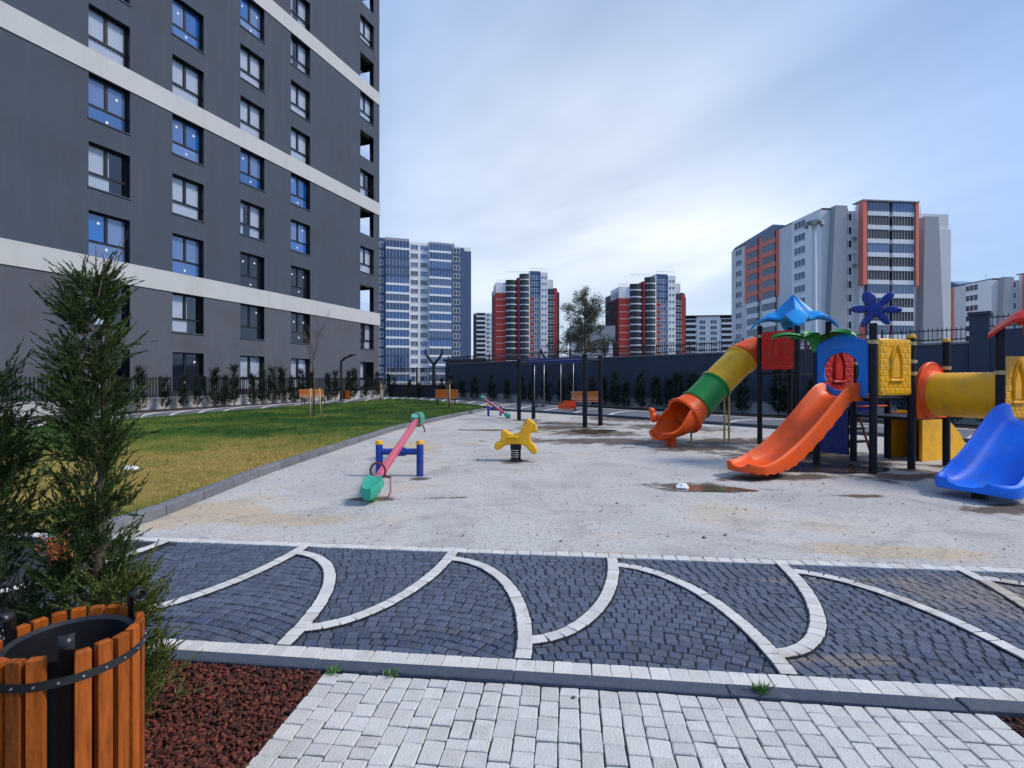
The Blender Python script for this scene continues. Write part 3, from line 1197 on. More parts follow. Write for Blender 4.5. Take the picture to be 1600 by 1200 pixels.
for k in range(14):
    mb.add([(0, REC + .1, ST * k + 0.2), (LEN, REC + .1, ST * k + 0.2), (LEN, 3.2, ST * k + 0.2), (0, 3.2, ST * k + 0.2)], [(0, 1, 2, 3)])
mb.build('room_shell', M['room'], blk)

# window meshes
f = 0.07
mbf = MB()
y0, y1 = REC - 0.05, REC + 0.03
zl = WH * 0.36
for (a, b, c, d) in ((0.0, f, 0, WH), (WW - f, WW, 0, WH)):
    mbf.box(a, b, y0, y1, c, d)
for (c, d) in ((0, f), (WH - f, WH), (zl - 0.05, zl + 0.05)):
    mbf.box(f, WW - f, y0 + 0.003, y1, c, d)
reveals(mbf, [(0.0, WW, 0.0, WH)], 0.003, REC + 0.1)
mbf.box(WW / 2 - 0.07, WW / 2 + 0.07, y0 - 0.004, y1, zl + 0.05, WH - f)
ME_FR = mbf.mesh('window', M['frame'])
panes = [(f, WW / 2 - 0.07, zl + 0.05, WH - f), (WW / 2 + 0.07, WW - f, zl + 0.05, WH - f), (f, WW - f, f, zl - 0.05)]
ME_P = {}
for g_ in ('glass_clear', 'glass_blue', 'glass_dark'):
    ME_P[g_] = [MB().add([(a, REC - 0.01, c), (b, REC - 0.01, c), (b, REC - 0.01, d), (a, REC - 0.01, d)], [(0, 1, 2, 3)]).mesh('pane', M[g_]) for (a, b, c, d) in panes]
ME_ST = []
for (a, b, c, d) in panes:
    q = MB()
    cx, cz = (a + b) / 2 + 0.05, (c + d) / 2 + (0.2 if c > 0.5 else 0)
    q.prism([(cx + 0.065 * math.cos(i / 10 * 2 * PI), cz + 0.065 * math.sin(i / 10 * 2 * PI)) for i in range(10)], REC - 0.016, REC - 0.013, 'y')
    ME_ST.append(q.mesh('sticker', M['sticker']))
q = MB()
rows = []
for z in (0.02, WH * 0.5, WH - 0.03):
    rows.append([(f + (WW - 2 * f) * i / 60, REC + 0.045 + 0.012 * math.sin(i * 1.05 + 0.5 * math.sin(i * 0.31)), z) for i in range(61)])
q.sheet(rows)
ME_CU = q.mesh('curtain', M['curtain'], smooth=True)
ME_RAIL = MB().add([(0.02, 0.18, 0), (WW - 0.02, 0.18, 0), (WW - 0.02, 0.18, 0.75), (0.02, 0.18, 0.75)], [(0, 1, 2, 3)]).mesh('balcony_glass', M['glass_clear'])
_q = MB()
reveals(_q, [(0.0, WW, 0.0, WH)], 0.003, REC + 0.1)
ME_LIN = _q.mesh('balcony_lining', M['frame'])
ME_SILL = MB().box(-0.05, WW + 0.05, -0.045, REC - 0.06, -0.05, 0.012).mesh('sill', M['facade'])
rw = random.Random(5)
blue_set = {(0, 2), (0, 4), (1, 2), (1, 4), (1, 6), (2, 4), (3, 3), (3, 4), (0, 7), (2, 7)}
dark_set = {(2, 1), (2, 2), (3, 1), (3, 2), (1, 0)}
for (ci, k, s0, z0) in wins:
    if ci == 4 and k % 2 == 0 and k >= 2:
        place('balcony_glass', ME_RAIL, place('balcony_lining', ME_LIN, blk, (s0, 0, z0)))
        continue
    wo = place('window', ME_FR, blk, (s0, 0, z0))
    if not (z0 > 6.2 and abs((z0 - 7.3) % (3 * ST)) < 0.3):
        place('sill', ME_SILL, wo)
    kind = 'glass_blue' if (ci, k) in blue_set else 'glass_dark' if (ci, k) in dark_set else 'glass_clear'
    for i in range(3):
        p = place('pane', ME_P[kind][i], wo)
        if kind != 'glass_clear' and rw.random() < 0.85:
            place('sticker', ME_ST[i], wo, (rw.uniform(-.12, .1), 0, rw.uniform(-.15, .12)))
    if kind == 'glass_clear':
        v = rw.random()
        if v < 0.55:
            place('curtain', ME_CU, wo)
        elif v < 0.75:
            place('curtain', ME_CU, wo, None, None, None, (0.62, 1, 1))
        else:
            place('curtain', ME_CU, wo, (0, 0.02, 0), None, None, (0.30, 1, 1))
            place('curtain', ME_CU, wo, (WW * 0.56, 0.03, 0), None, None, (0.44, 1, 1))

# ------------------------------------------------------------------ far buildings
cache_e = {}


def e_window(w_, h_, n_, fm, gm_, t=0.12):
    key = ('w', round(w_, 2), round(h_, 2), n_, fm, gm_)
    if key not in cache_e:
        q = MB()
        q.box(0, w_, -0.10, 0.02, 0, t)
        q.box(0, w_, -0.10, 0.02, h_ - t, h_)
        for i in range(n_ + 1):
            x = (w_ - t) * i / n_
            q.box(x, x + t, -0.095, 0.02, t, h_ - t)
        q.cm = 1
        q.box(t, w_ - t, -0.04, 0.02, t, h_ - t)
        cache_e[key] = q.mesh('window', [M[fm], M[gm_]])
    return cache_e[key]


def e_balcony(w_, st, out, pm, gm_, par=1.0, n_=6, slab=0.25, curve=0.0, glazed=True, fm='white_b'):
    key = ('b', round(w_, 2), round(st, 2), out, pm, gm_, par, n_, curve, glazed)
    if key not in cache_e:
        q = MB()

        def plan(off):
            if not curve:
                return [(0, -off), (w_, -off)]
            return [(w_ * i / 8, -off - curve * math.sin(PI * i / 8) ** 0.8) for i in range(9)]
        q.cm = 0
        pl = plan(out)
        q.prism([(0, 0.0)] + pl + [(w_, 0.0)], 0.0, slab + par)
        q.cm = 1
        pl = plan(out - 0.12)
        top = st
        q.prism([(0.03, 0.01)] + [(min(max(x, 0.05), w_ - 0.05), y) for x, y in pl] + [(w_ - 0.03, 0.01)], slab + par, top)
        q.cm = 2
        if glazed:
            for i in range(n_ + 1):
                x = 0.05 + (w_ - 0.16) * i / n_
                yy = -out + 0.10 - (curve * math.sin(PI * min(max(x / w_, 0), 1)) ** 0.8 if curve else 0)
                q.box(x, x + 0.06, yy - 0.02, yy + 0.1, slab + par, top)
        cache_e[key] = q.mesh('balcony', [M[pm], M[gm_], M[fm]])
    return cache_e[key]


def e_open_balcony(w_, st, out, pm, par=1.0):
    key = ('ob', round(w_, 2), round(st, 2), out, pm, par)
    if key not in cache_e:
        q = MB()
        q.box(0, w_, -out, 0.01, 0, 0.3)
        q.box(0, w_, -out, -out + 0.15, 0.3, 0.3 + par)
        q.cm = 1
        q.box(0.1, w_ - 0.1, -0.06, 0.02, 0.31, st - 0.02)
        cache_e[key] = q.mesh('balcony', [M[pm], M['dark_b']])
    return cache_e[key]


def column(bld, face, u0, w_, st, n_st, z0, make, every=1, name='window'):
    """stack one element per storey; face: ('f', y) front, ('l', x) left side, ('r', x) right side"""
    for k in range(n_st):
        me = make(k)
        if me is None:
            continue
        z = z0 + k * st
        if face[0] == 'f':
            place(me.name.split('.')[0], me, bld, (u0, face[1], z))
        elif face[0] == 'l':
            place(me.name.split('.')[0], me, bld, (face[1], u0 + w_, z), -PI / 2)
        else:
            place(me.name.split('.')[0], me, bld, (face[1], u0, z), PI / 2)


# --- blue balcony block
Zb = 180.0
px2x = lambda x, Z: (x - 800) / FP * Z
bl = thing('apartment_tower', 'white high-rise with blue glazed balconies, right beside the dark grey block', 'apartment tower',
           (px2x(585, Zb), Zb, -6), math.atan2(1, 2.9))
U = 34.0
st = 3.0
ns = 18
st = 3.08
Hb = ns * st
m_ = MB()
m_.box(0, U, 0.0, 16, 0, Hb)
m_.build('wall', M['white_b'], bl)
MB().box(-0.1, 3.6, -0.5, 0.0, 0, Hb + .8).build('corner_strip', M['navy_b'], bl)
MB().box(26.6, 31.5, -0.5, 0.0, 0, Hb - 0.5).build('corner_strip', M['navy_b'], bl)
MB().box(31.5, 34.1, -0.3, 16.1, 0, Hb - 1.4).build('side_wing', M['navy_b'], bl)
MB().box(3.6, 11.8, -0.3, 6, Hb, Hb + 1.2).build('roof_parapet', M['greyd_b'], bl)
MB().box(18.8, 28, -0.3, 6, Hb, Hb + 0.9).build('roof_parapet', M['greyd_b'], bl)
MB().box(12.2, 18.5, 2, 8, Hb, Hb + 1.0).build('roof_room', M['grey_b'], bl)
column(bl, ('f', -0.5), 0.7, 2.2, st, ns, 0.6, lambda k: e_window(2.2, 1.8, 2, 'white_b', 'glass_far'))
column(bl, ('f', -0.5), 27.4, 2.4, st, ns, 0.6, lambda k: e_window(2.4, 1.8, 2, 'white_b', 'glass_far'))
rb = random.Random(2)
column(bl, ('f', 0), 3.75, 8.0, st, ns, 0, lambda k: e_balcony(8.0, st, 1.6, 'white_b' if rb.random() < 0.7 else 'navy_b', 'glass_bfar', 0.5, 7, 0.25, fm='white_b'))
column(bl, ('f', 0), 18.7, 7.8, st, ns, 0, lambda k: e_balcony(7.8, st, 1.6, 'white_b' if rb.random() < 0.7 else 'navy_b', 'glass_bfar', 0.5, 7, 0.25, fm='white_b'))
column(bl, ('f', 0), 12.4, 2.6, st, ns, 0.7, lambda k: e_window(2.6, 1.9, 3, 'white_b', 'glass_far' if rb.random() < 0.6 else 'glass_bfar'))
column(bl, ('f', 0), 15.7, 2.6, st, ns, 0.7, lambda k: e_window(2.6, 1.9, 3, 'white_b', 'glass_far' if rb.random() < 0.6 else 'glass_bfar'))


# --- the two red towers
def red_tower(label, xl, xr, Z, ytop):
    wd_ = (xr - xl) / FP * Z
    t = thing('apartment_tower', label, 'apartment tower', (px2x(xl, Z), Z, -8), R(8), 'red and white towers behind the wall')
    k_ = wd_ / 33.0
    st = 3.05
    Ht = zat(ytop, Z) + 8
    n_ = int(Ht / st)
    c = [0, 5.0, 10.9, 12.0, 17.4, 22.6, 26.6, 32.0]
    c = [x * k_ for x in c]
    MB().box(c[0], c[7], 1.5, 20, 0, (n_ - 2) * st).build('wall', M['dark_b'], t)
    MB().box(c[0], c[1], 0, 19, 0, (n_ - 3) * st).build('red_wall', M['red_b'], t)
    MB().box(c[0], c[1], 0.2, 12, (n_ - 3) * st, (n_ - 1.4) * st).build('roof_room', M['white_b'], t)
    for k in range(n_ - 3):
        MB().box(c[0] - 0.05, c[1] - 0.02, -0.06, 0.1, k * st + 2.75, k * st + 2.9).build('string_course', M['white_b'], t)
    MB().box(c[2], c[3], -0.9, 4, 0, (n_ - 0.6) * st).build('red_pier', M['red_b'], t)
    column(t, ('f', 0.6), c[1], c[2] - c[1], st, n_ - 1, 0, lambda k: e_balcony(round(c[2] - c[1], 2), st, 0.8, 'grey_b', 'dark_b', 0.35, 5, 0.25, curve=1.2, fm='dark_b'))
    column(t, ('f', 0.2), c[3], c[4] - c[3], st, n_, 0, lambda k: e_balcony(round(c[4] - c[3], 2), st, 0.8, 'grey_b', 'dark_b', 0.3, 5, 0.2, curve=1.5, fm='greyd_b'))
    MB().box(c[4], c[5] + .3, -0.9, 8, 0, (n_ - 3.4) * st).build('bay', M['greyd_b'], t)
    MB().box(c[4], c[4] + 2.1 * k_, -0.97, 0, 0, (n_ - 3.4) * st).build('red_strip', M['red_b'], t)
    MB().box(c[4], c[5] + .3, -0.9, 8, (n_ - 3.4) * st, (n_ + 0.5) * st).build('upper_bay', M['navy_b'], t)
    MB().box(c[4] - 0.5, c[4], -1.0, 4, 0, (n_ + 0.3) * st).build('white_pier', M['white_b'], t)
    column(t, ('f', -0.97), c[4] + 0.5, 1.1, st, n_, 0.5, lambda k: e_window(1.1, 1.8, 1, 'white_b', 'glass_far'))
    column(t, ('f', -0.9), c[4] + 2.2 * k_, 2.6 * k_, st, n_, 0.4, lambda k: e_window(round(2.6 * k_, 2), 1.9, 2, 'white_b', 'glass_bfar'))
    MB().box(c[5] + .3, c[6], -1.4, 10, 0, (n_ + 0.3) * st).build('stair_shaft', M['white_b'], t)
    column(t, ('f', -1.4), c[5] + 1.0 * k_, 0.6, st, n_, 1.0, lambda k: e_window(0.7, 1.0, 1, 'greyd_b', 'glass_far', 0.08))
    column(t, ('f', -1.4), c[5] + 2.6 * k_, 0.6, st, n_, 1.0, lambda k: e_window(0.7, 1.0, 1, 'greyd_b', 'glass_far', 0.08))
    MB().box(c[6], c[7], 0.2, 18, 0, (n_ - 2.2) * st).build('wing', M['dark_b'], t)
    MB().box(c[6] + 3.6 * k_, c[7] + 0.02, 0.1, 2, 0, (n_ - 2.3) * st).build('red_strip', M['red_b'], t)
    MB().box(c[6], c[7] - 2, 0.6, 12, (n_ - 2.2) * st, (n_ - 0.7) * st).build('roof_room', M['grey_b'], t)
    column(t, ('f', 0.2), c[6] + 0.4, 3.2 * k_, st, n_ - 3, 0.5, lambda k: e_window(round(3.2 * k_, 2), 1.8, 2, 'white_b', 'glass_far'))
    MB().box(c[7], c[7] + 1.6, 2.5, 18, 0, (n_ - 2.6) * st).build('end_wall', M['dark_b'], t)
    # thin roof railings
    q = MB()
    for (x0, x1, yy, zz) in ((c[0], c[1], 0.2, (n_ - 1.4) * st), (c[4], c[6], -0.9, (n_ + 0.5) * st), (c[1], c[4], 0.0, n_ * st)):
        for i in range(9):
            x = x0 + (x1 - x0 - 0.1) * i / 8
            q.box(x, x + 0.08, yy, yy + 0.08, zz, zz + 1.2)
        q.box(x0, x1, yy, yy + 0.09, zz + 1.2, zz + 1.32)
    q.build('roof_railing', M['grey_b'], t)
    return t


red_tower('red and white tower left of the pine, beside a slim white block', 775, 876, 255, 420)
red_tower('red and white tower right of the pine, above the navy wall', 968, 1080, 232, 430)

# --- slim block beside the left red tower
Z = 350.0
t = thing('apartment_tower', 'slim far white block with dark balconies left of the red tower', 'apartment tower', (px2x(740, Z), Z, -8), R(3))
n_ = 18
MB().box(0, 15, 0, 12, 0, n_ * 3).build('wall', M['white_b'], t)
MB().box(-0.2, 1.8, -0.5, 12.2, 0, n_ * 3 - 1).build('corner_strip', M['dark_b'], t)
column(t, ('f', 0), 1.9, 6.0, 3, n_, 0, lambda k: e_open_balcony(6.0, 3, 1.2, 'white_b', 0.8))
column(t, ('f', 0), 8.6, 2.2, 3, n_, 0.7, lambda k: e_window(2.2, 1.6, 2, 'white_b', 'glass_far'))
column(t, ('f', 0), 11.8, 2.2, 3, n_, 0.7, lambda k: e_window(2.2, 1.6, 2, 'white_b', 'glass_far'))

# --- low white block between tower and grey block
Z = 285.0
t = thing('apartment_tower', 'low white apartment block between the right red tower and the salmon trimmed block', 'apartment building', (px2x(1066, Z), Z, -8), R(-7))
n_ = 14
Wd = 30.0
MB().box(0, Wd, 0, 14, 0, n_ * 3 + 0.5).build('wall', M['white_b'], t)
MB().box(7.6, 19.5, -0.6, 14.1, 0, n_ * 3 + 1.6).build('bay', M['white_b'], t)
MB().box(-.2, Wd + .2, -1.3, 14.3, n_ * 3 + 1.6, n_ * 3 + 2.1).build('roof', M['dark_b'], t)
column(t, ('f', 0), 0.8, 6.4, 3, n_, 0, lambda k: e_open_balcony(6.4, 3, 1.3, 'white_b', 0.9))
column(t, ('f', 0), 20.2, 6.4, 3, n_, 0, lambda k: e_open_balcony(6.4, 3, 1.3, 'white_b', 0.9))
column(t, ('f', -0.6), 8.8, 3.2, 3, n_, 0.5, lambda k: e_window(3.2, 2.0, 3, 'white_b', 'glass_far'))
column(t, ('f', -0.6), 14.6, 3.4, 3, n_, 0.5, lambda k: e_window(3.4, 2.0, 3, 'white_b', 'glass_far'))


# --- salmon trimmed blocks
def salmon_block(label, xc, Z, ytop, wd_front, dep, rz, n_left=3):
    """near corner at picture x xc; front runs right, side runs away"""
    t = thing('apartment_block', label, 'apartment block', (px2x(xc, Z), Z, -6), rz, 'grey blocks with salmon trim')
    st = 3.0
    Ht = zat(ytop, Z) + 6
    n_ = int(Ht / st) - 1
    Hm = n_ * st
    W = wd_front
    fx = W / 31.0
    MB().box(0, W, 0.0, dep, 0, Hm).build('wall', M['grey_b'], t)
    # sloping grey fins on the front corners
    MB().prism([(-0.02, 0), (5.0 * fx, 0), (5.0 * fx, Hm + 0.6), (2.2 * fx, Hm + 0.6)], -1.6, 0.0, 'y').build('corner_fin', M['greyd_b'], t)
    MB().prism([(22.6 * fx, 0), (28.8 * fx, 0), (26.8 * fx, Hm - 1.2), (23.4 * fx, Hm - 1.2)], -1.8, 0.0, 'y').build('corner_fin', M['greyd_b'], t)
    MB().box(28.4 * fx, W + 0.2, -0.4, dep * 0.8, 0, Hm - 3.5).build('side_wing', M['grey_b'], t)
    # window strip left of the balconies
    column(t, ('f', 0.0), 5.5 * fx, 1.8, st, n_, 0.7, lambda k: e_window(1.8, 1.8, 2, 'white_b', 'dark_b'))
    column(t, ('f', 0.0), 21.2 * fx, 1.2, st, n_, 0.7, lambda k: e_window(1.2, 1.7, 1, 'white_b', 'glass_far'))
    # central balcony bay with salmon frame
    bx0, bx1 = 8.2 * fx, 21.0 * fx
    MB().box(bx0, bx1, -1.2, 0.0, 0, Hm + 1.2).build('bay', M['white_b'], t)
    cut = Hm - 5.6 * st
    MB().box(bx0 - 0.3, bx0 + 0.6 * fx, -2.6, -1.2, cut, Hm + 1.5).build('salmon_pier', M['salmon_b'], t)
    MB().box(bx1 - 0.5 * fx, bx1 + 0.2, -2.6, -1.2, cut, Hm + 1.5).build('salmon_pier', M['salmon_b'], t)
    MB().box(bx0 - 0.4, bx1 + 0.3, -2.7, 0.5, Hm + 1.5, Hm + 1.75).build('roof', M['greyd_b'], t)
    MB().box(bx0 - 0.1, bx1, -1.5, -1.2, cut - 4.2 * st, cut - 2.9 * st).build('salmon_panel', M['salmon_b'], t)
    bw = 5.1 * fx
    x1, x2 = bx0 + 1.1 * fx, bx0 + 7.0 * fx
    for x in (x1, x2):
        column(t, ('f', -1.2), x, bw, st, n_ + 1, -1.6, lambda k: e_balcony(round(bw, 2), st, 1.1, 'white_b', 'dark_b' if k % 3 else 'glass_bfar', 0.55, 7, 0.4, fm='grey_b'))
    # receding left side with salmon frame
    MB().box(-0.35, 0, dep * 0.40, dep * 0.80, Hm - 5.5 * st, Hm - 0.1).build('salmon_panel', M['salmon_b'], t)
    MB().box(-0.2, 0.0, 0.02, dep * 0.26, 0, Hm + 0.1).build('pale_panel', M['white_b'], t)
    column(t, ('l', -0.2), dep * 0.13, 4.0, st, n_, 0.8, lambda k: e_window(4.0, 1.8, 3, 'white_b', 'glass_far'))
    column(t, ('l', -0.35), dep * 0.42, 5.4, st, n_, 0, lambda k: e_balcony(5.4, st, 0.5, 'salmon_b' if k > n_ - 6 else 'white_b', 'glass_far', 0.9, 5, 0.3, fm='grey_b'))
    column(t, ('l', -0.35), dep * 0.62, 5.0, st, n_, 0, lambda k: e_balcony(5.0, st, 0.5, 'salmon_b' if k > n_ - 6 else 'white_b', 'glass_far', 0.9, 5, 0.3, fm='grey_b'))
    column(t, ('l', 0.0), dep * 0.85, 3.4, st, n_, 0.8, lambda k: e_window(3.4, 1.8, 2, 'white_b', 'glass_far'))
    ac = MB().box(0, 0.9, -0.4, 0.0, 0, 0.65).mesh('air_conditioner', M['white_b'])
    ra = random.Random(int(xc))
    for k in range(14):
        place('air_conditioner', ac, t, (ra.choice((5.4, 7.3)) * fx, 0.0, ra.randrange(2, n_) * st - 0.5))
    for k in range(5):
        x = ra.uniform(1, W - 3)
        MB().tube([(x, 4, Hm), (x, 4, Hm + ra.uniform(1.5, 3.5))], 0.06, 5).build('aerial', M['greyd_b'], t)
    # pitched glazed attic edge
    q = MB()
    q.prism([(0.4, 0.1), (6.5 * fx, 0.1), (6.5 * fx, dep), (0.4, dep)], Hm, Hm + 0.5)
    q.build('roof_edge', M['dark_b'], t)
    MB().prism([(dep * 0.35, Hm + 0.5), (dep, Hm + 0.5), (dep, Hm + 1.0), (dep * 0.5, Hm + 2.4)], 0.8, 8, 'x').build('attic', M['glass_bfar'], t)
    return t


salmon_block('large grey block with salmon piers behind the blue star roof', 1283, 116, 306, 31, 38, R(6))
salmon_block('grey block with salmon trim at the far right above the railing', 1550, 150, 408, 31, 30, R(4))

# --- small pale house with grey roof behind the pine
Z = 95.0
t = thing('small_house', 'small pale house with flat grey roof behind the pine', 'house', (px2x(895, Z), Z, 0), 0)
MB().box(0, 7.2, 0, 6, 0, 8.6).build('wall', M['white_b'], t)
MB().box(-0.4, 7.6, -0.4, 6.4, 8.6, 11.2).build('roof', M['greyd_b'], t)
for i in range(3):
    place('window', e_window(1.3, 1.5, 2, 'greyd_b', 'glass_far'), t, (0.6 + 2.3 * i, 0, 6.4))
# --- dark site cabin behind the corner
t = thing('site_cabin', 'dark blue metal cabin behind the corner of the fence', 'cabin', (-6.6, 52, 0), R(-12))
MB().box(0, 4.0, 0, 3, 0, 3.3).build('wall', M['navy_b'], t)
MB().box(-0.2, 4.2, -0.2, 3.2, 3.3, 3.5).build('roof', M['dark_b'], t)
for i in range(9):
    MB().box(0.2 + 0.42 * i, 0.26 + 0.42 * i, -0.05, 0, 0.1, 3.2).build('rib', M['navy_b'], t)

# ------------------------------------------------------------------ walls and fences
def run_frame(a, b):
    d = b - a
    return d.length, math.atan2(d.y, d.x)


def railing(par, length, z0, h_, gap=0.13, post_every=2.5, rad=0.011, m='black_metal', y=0.0):
    q = MB()
    k = int(length / gap)
    for i in range(k + 1):
        x = length * i / k
        q.box(x - rad, x + rad, y - rad, y + rad, z0 + 0.05, z0 + h_)
    q.build('pickets', M[m], par, kind='stuff')
    q = MB()
    q.box(0, length, y - 0.015, y + 0.015, z0 + 0.10, z0 + 0.14)
    q.build('rail', M[m], par)
    q = MB()
    q.box(0, length, y - 0.018, y + 0.018, z0 + h_ - 0.12, z0 + h_ - 0.08)
    q.build('rail', M[m], par)
    n_ = max(1, int(length / post_every))
    pm = MB().box(-0.03, 0.03, y - 0.03, y + 0.03, z0, z0 + h_ + 0.06).mesh('post', M[m])
    for i in range(n_ + 1):
        place('post', pm, par, (length * i / n_, 0, 0))


ln_, an = run_frame(WALL_A, WALL_B)
t = thing('retaining_wall', 'long navy painted wall behind the playground', 'wall', WALL_A, an)
MB().box(0, ln_, -0.0, 0.3, -0.1, 2.73).build('wall_panel', M['wall_navy'], t)
MB().box(0, ln_, -0.04, 0.34, 2.73, 2.80).build('coping', M['kerb_grey'], t)
t = thing('wall_railing', 'black picket railing on top of the long navy wall', 'railing', WALL_A + Vector((0, 0.15, 2.8)), an)
railing(t, ln_, 0.0, 0.55)
ln_, an = run_frame(WALL_B, WALL_C)
t = thing('retaining_wall', 'taller stepped end of the navy wall at the right edge', 'wall', WALL_B, an)
MB().box(0.25, ln_ + 3, 0.0, 0.3, -0.1, 3.18).build('wall_panel', M['wall_navy'], t)
MB().box(-0.26, 0.25, -0.1, 0.42, -0.1, 3.70).build('pillar', M['wall_navy'], t)
MB().box(-0.31, 0.30, -0.15, 0.47, 3.70, 3.80).build('pillar_cap', M['kerb_dark'], t)
t = thing('wall_railing', 'black picket railing on the taller wall right of the pillar', 'railing', WALL_B + Vector((0, 0.15, 3.18)) + Vector((math.cos(an), math.sin(an), 0)) * 0.3, an)
railing(t, ln_ + 2.5, 0.0, 0.52)
# low pale walls in front
nrm = Vector((-(WALL_B - WALL_A).y, (WALL_B - WALL_A).x, 0)).normalized()
ln_, an = run_frame(WALL_A, WALL_C)
t = thing('low_wall', 'low pale stone wall at the foot of the navy wall', 'wall', WALL_A - nrm * 0.75, an)
MB().box(0, ln_, -0.0, 0.25, -0.1, 0.50).build('wall_panel', M['low_wall'], t)
MB().box(0, ln_, -0.03, 0.28, 0.50, 0.56).build('coping', M['kerb_grey'], t)
ln_, an = run_frame(FEN_A, FEN_B)
t = thing('low_wall', 'low pale stone wall under the picket fence by the grey block', 'wall', FEN_A, an)
MB().box(0, ln_, -0.12, 0.12, -0.1, 0.52).build('wall_panel', M['low_wall'], t)
MB().box(0, ln_, -0.15, 0.15, 0.52, 0.58).build('coping', M['low_wall'], t)
t = thing('picket_fence', 'black picket fence in front of the dark grey block', 'fence', FEN_A + Vector((0, 0, 0.58)), an)
railing(t, ln_, 0.0, 1.05, gap=0.15, rad=0.02)
ln_, an = run_frame(FEN_B, WALL_A)
t = thing('picket_fence', 'dark panelled fence closing the far corner of the garden', 'fence', FEN_B, an)
railing(t, ln_, 0.9, 1.6, gap=0.14, rad=0.018)
MB().box(0, ln_, 0.1, 0.3, -0.1, 1.0).build('fence_base', M['dark_b'], t)

# ------------------------------------------------------------------ play tower
MO = 0.98
tw = thing('play_tower', 'large playground tower with slides, crawl tube, star roof and coloured panels', 'play structure', (5.78, 8.40, 0), math.atan2(0.3903, 0.9207))


def pst(i, j, top, cap=None, r=0.057):
    o = MB().tube([(0, 0, -0.1), (0, 0, top)], r, 14).build('post', M['post'], tw, True, 40, (i * MO, j * MO, 0))
    if cap:
        q = MB()
        q.lathe([(0.064, top - 0.01), (0.066, top + 0.025), (0.05, top + 0.05), (0.0, top + 0.058)], 14)
        q.build('cap', M[cap], o, True, 40)
    return o


def clamp(i, j, z, di=0, dj=0):
    q = MB()
    q.lathe([(0.058, -0.03), (0.068, -0.03), (0.068, 0.03), (0.058, 0.03)], 14)
    d = Vector((di, dj, 0))
    if d.length:
        q.tube([d * 0.05, d * 0.15], 0.018, 6)
    q.build('clamp', M['clamp'], tw, True, 40, (i * MO, j * MO, z))


for (i, j, top, cap) in ((0, 0, 2.40, None), (1, 0, 2.2, 'yellow'), (2, 0, 2.16, 'yellow'), (0, 1, 2.12, None), (1, 1, 2.15, 'yellow'), (2, 1, 2.15, 'yellow'),
                         (1.475, 2.56, 2.78, None), (2.475, 2.56, 2.78, None), (1.475, 3.56, 2.74, None), (2.475, 3.56, 2.74, None),
                         (1, -1.22, 2.26, None), (2, -1.22, 2.26, None), (1, -2.22, 2.26, None), (2, -2.22, 2.26, None)):
    pst(i, j, top, cap)
for a in ((0, 0, 2.10, -.8, 0), (1, 0, 2.1, 0, 0), (1, 0, 1.8, 1, 0), (0, 1, 2.05, 0, 0), (1, -1.22, 1.6, -1, 0), (1, 1, 1.8, 1, 0), (1.475, 3.56, 2.5, -1.2, 0), (2, 0, 1.7, .6, 0), (1, 0, 1.6, 1, 0)):
    clamp(*a)


def deck(i0, i1, j0, j1, z):
    MB().box(i0 * MO + 0.03, i1 * MO - 0.03, j0 * MO + 0.03, j1 * MO - 0.03, z - 0.05, z).build('deck', M['post'], tw)


deck(0, 1, 0, 1, 1.2)
deck(1, 2, 0, 1, 0.86)
deck(1.475, 2.475, 2.56, 3.56, 1.66)
deck(1, 2, -2.22, -1.22, 0.86)


def ring_panel(name, m, hw, z0, z1, hc, hr, top=lambda u: 0.0, th=0.05, round_top=False, n_=48):
    """panel in (u,z) with a round hole, thickness along y"""
    q = MB()
    pin, pout = [], []
    for k in range(n_):
        a = 2 * PI * k / n_
        c, s = math.cos(a), math.sin(a)
        pin.append((hr * c, hc + hr * s))
        tmax = 1e9
        if abs(c) > 1e-6:
            tmax = min(tmax, hw / abs(c))
        if s > 1e-6:
            tmax = min(tmax, (z1 - hc) / s)
        if s < -1e-6:
            tmax = min(tmax, (hc - z0) / -s)
        u, z = c * tmax, hc + s * tmax
        if round_top and z > hc:
            t2 = min(1.0, hw / max(1e-6, abs(c) + 1e-9) / tmax)
            u, z = hw * c, hc + (z1 - hc) * s
        if z > z1 - 0.02 or (round_top is False and s > 0.5):
            z += top(u)
        pout.append((u, z))
    for y, off in ((0, 0), (th, 4 * n_)):
        pass
    vs = []
    for (y, b) in ((0.012, 0.0), (0, 0.012), (th, 0.012), (th - 0.012, 0.0)):
        for p in pin:
            dx, dz = p[0], p[1] - hc
            l_ = math.hypot(dx, dz)
            vs.append((p[0] + dx / l_ * b, y, p[1] + dz / l_ * b))
    for (y, b) in ((th - 0.012, 0.0), (th, 0.012), (0, 0.012), (0.012, 0.0)):
        for p in pout:
            dx, dz = p[0], p[1] - hc
            l_ = math.hypot(dx, dz)
            vs.append((p[0] - dx / l_ * b, y, p[1] - dz / l_ * b))
    fs = []
    for r_ in range(8):
        r2 = (r_ + 1) % 8
        for k in range(n_):
            k2 = (k + 1) % n_
            fs.append((r_ * n_ + k, r2 * n_ + k, r2 * n_ + k2, r_ * n_ + k2))
    q.add(vs, fs)
    return q.mesh(name, m, True, 35)


# blue cloud-topped arch panel on the slide side
place('arch_panel', ring_panel('arch_panel', M['mid_blue'], 0.44, 1.22, 2.10, 1.64, 0.33, lambda u: 0.07 + 0.09 * math.cos(u * 5.2) * (1 if abs(u) < 0.38 else 0.3)), tw, (-0.02, 0.5 * MO, 0), PI / 2)
# hood rim round the hole
q = MB()
q.tube([(0.0, 0.34 * math.cos(a), 1.64 + 0.34 * math.sin(a)) for a in [R(-30 + 240 * k / 24) for k in range(25)]], 0.035, 8)
q.build('arch_rim', M['mid_blue'], tw, True, 50, (-0.05, 0.5 * MO, 0))


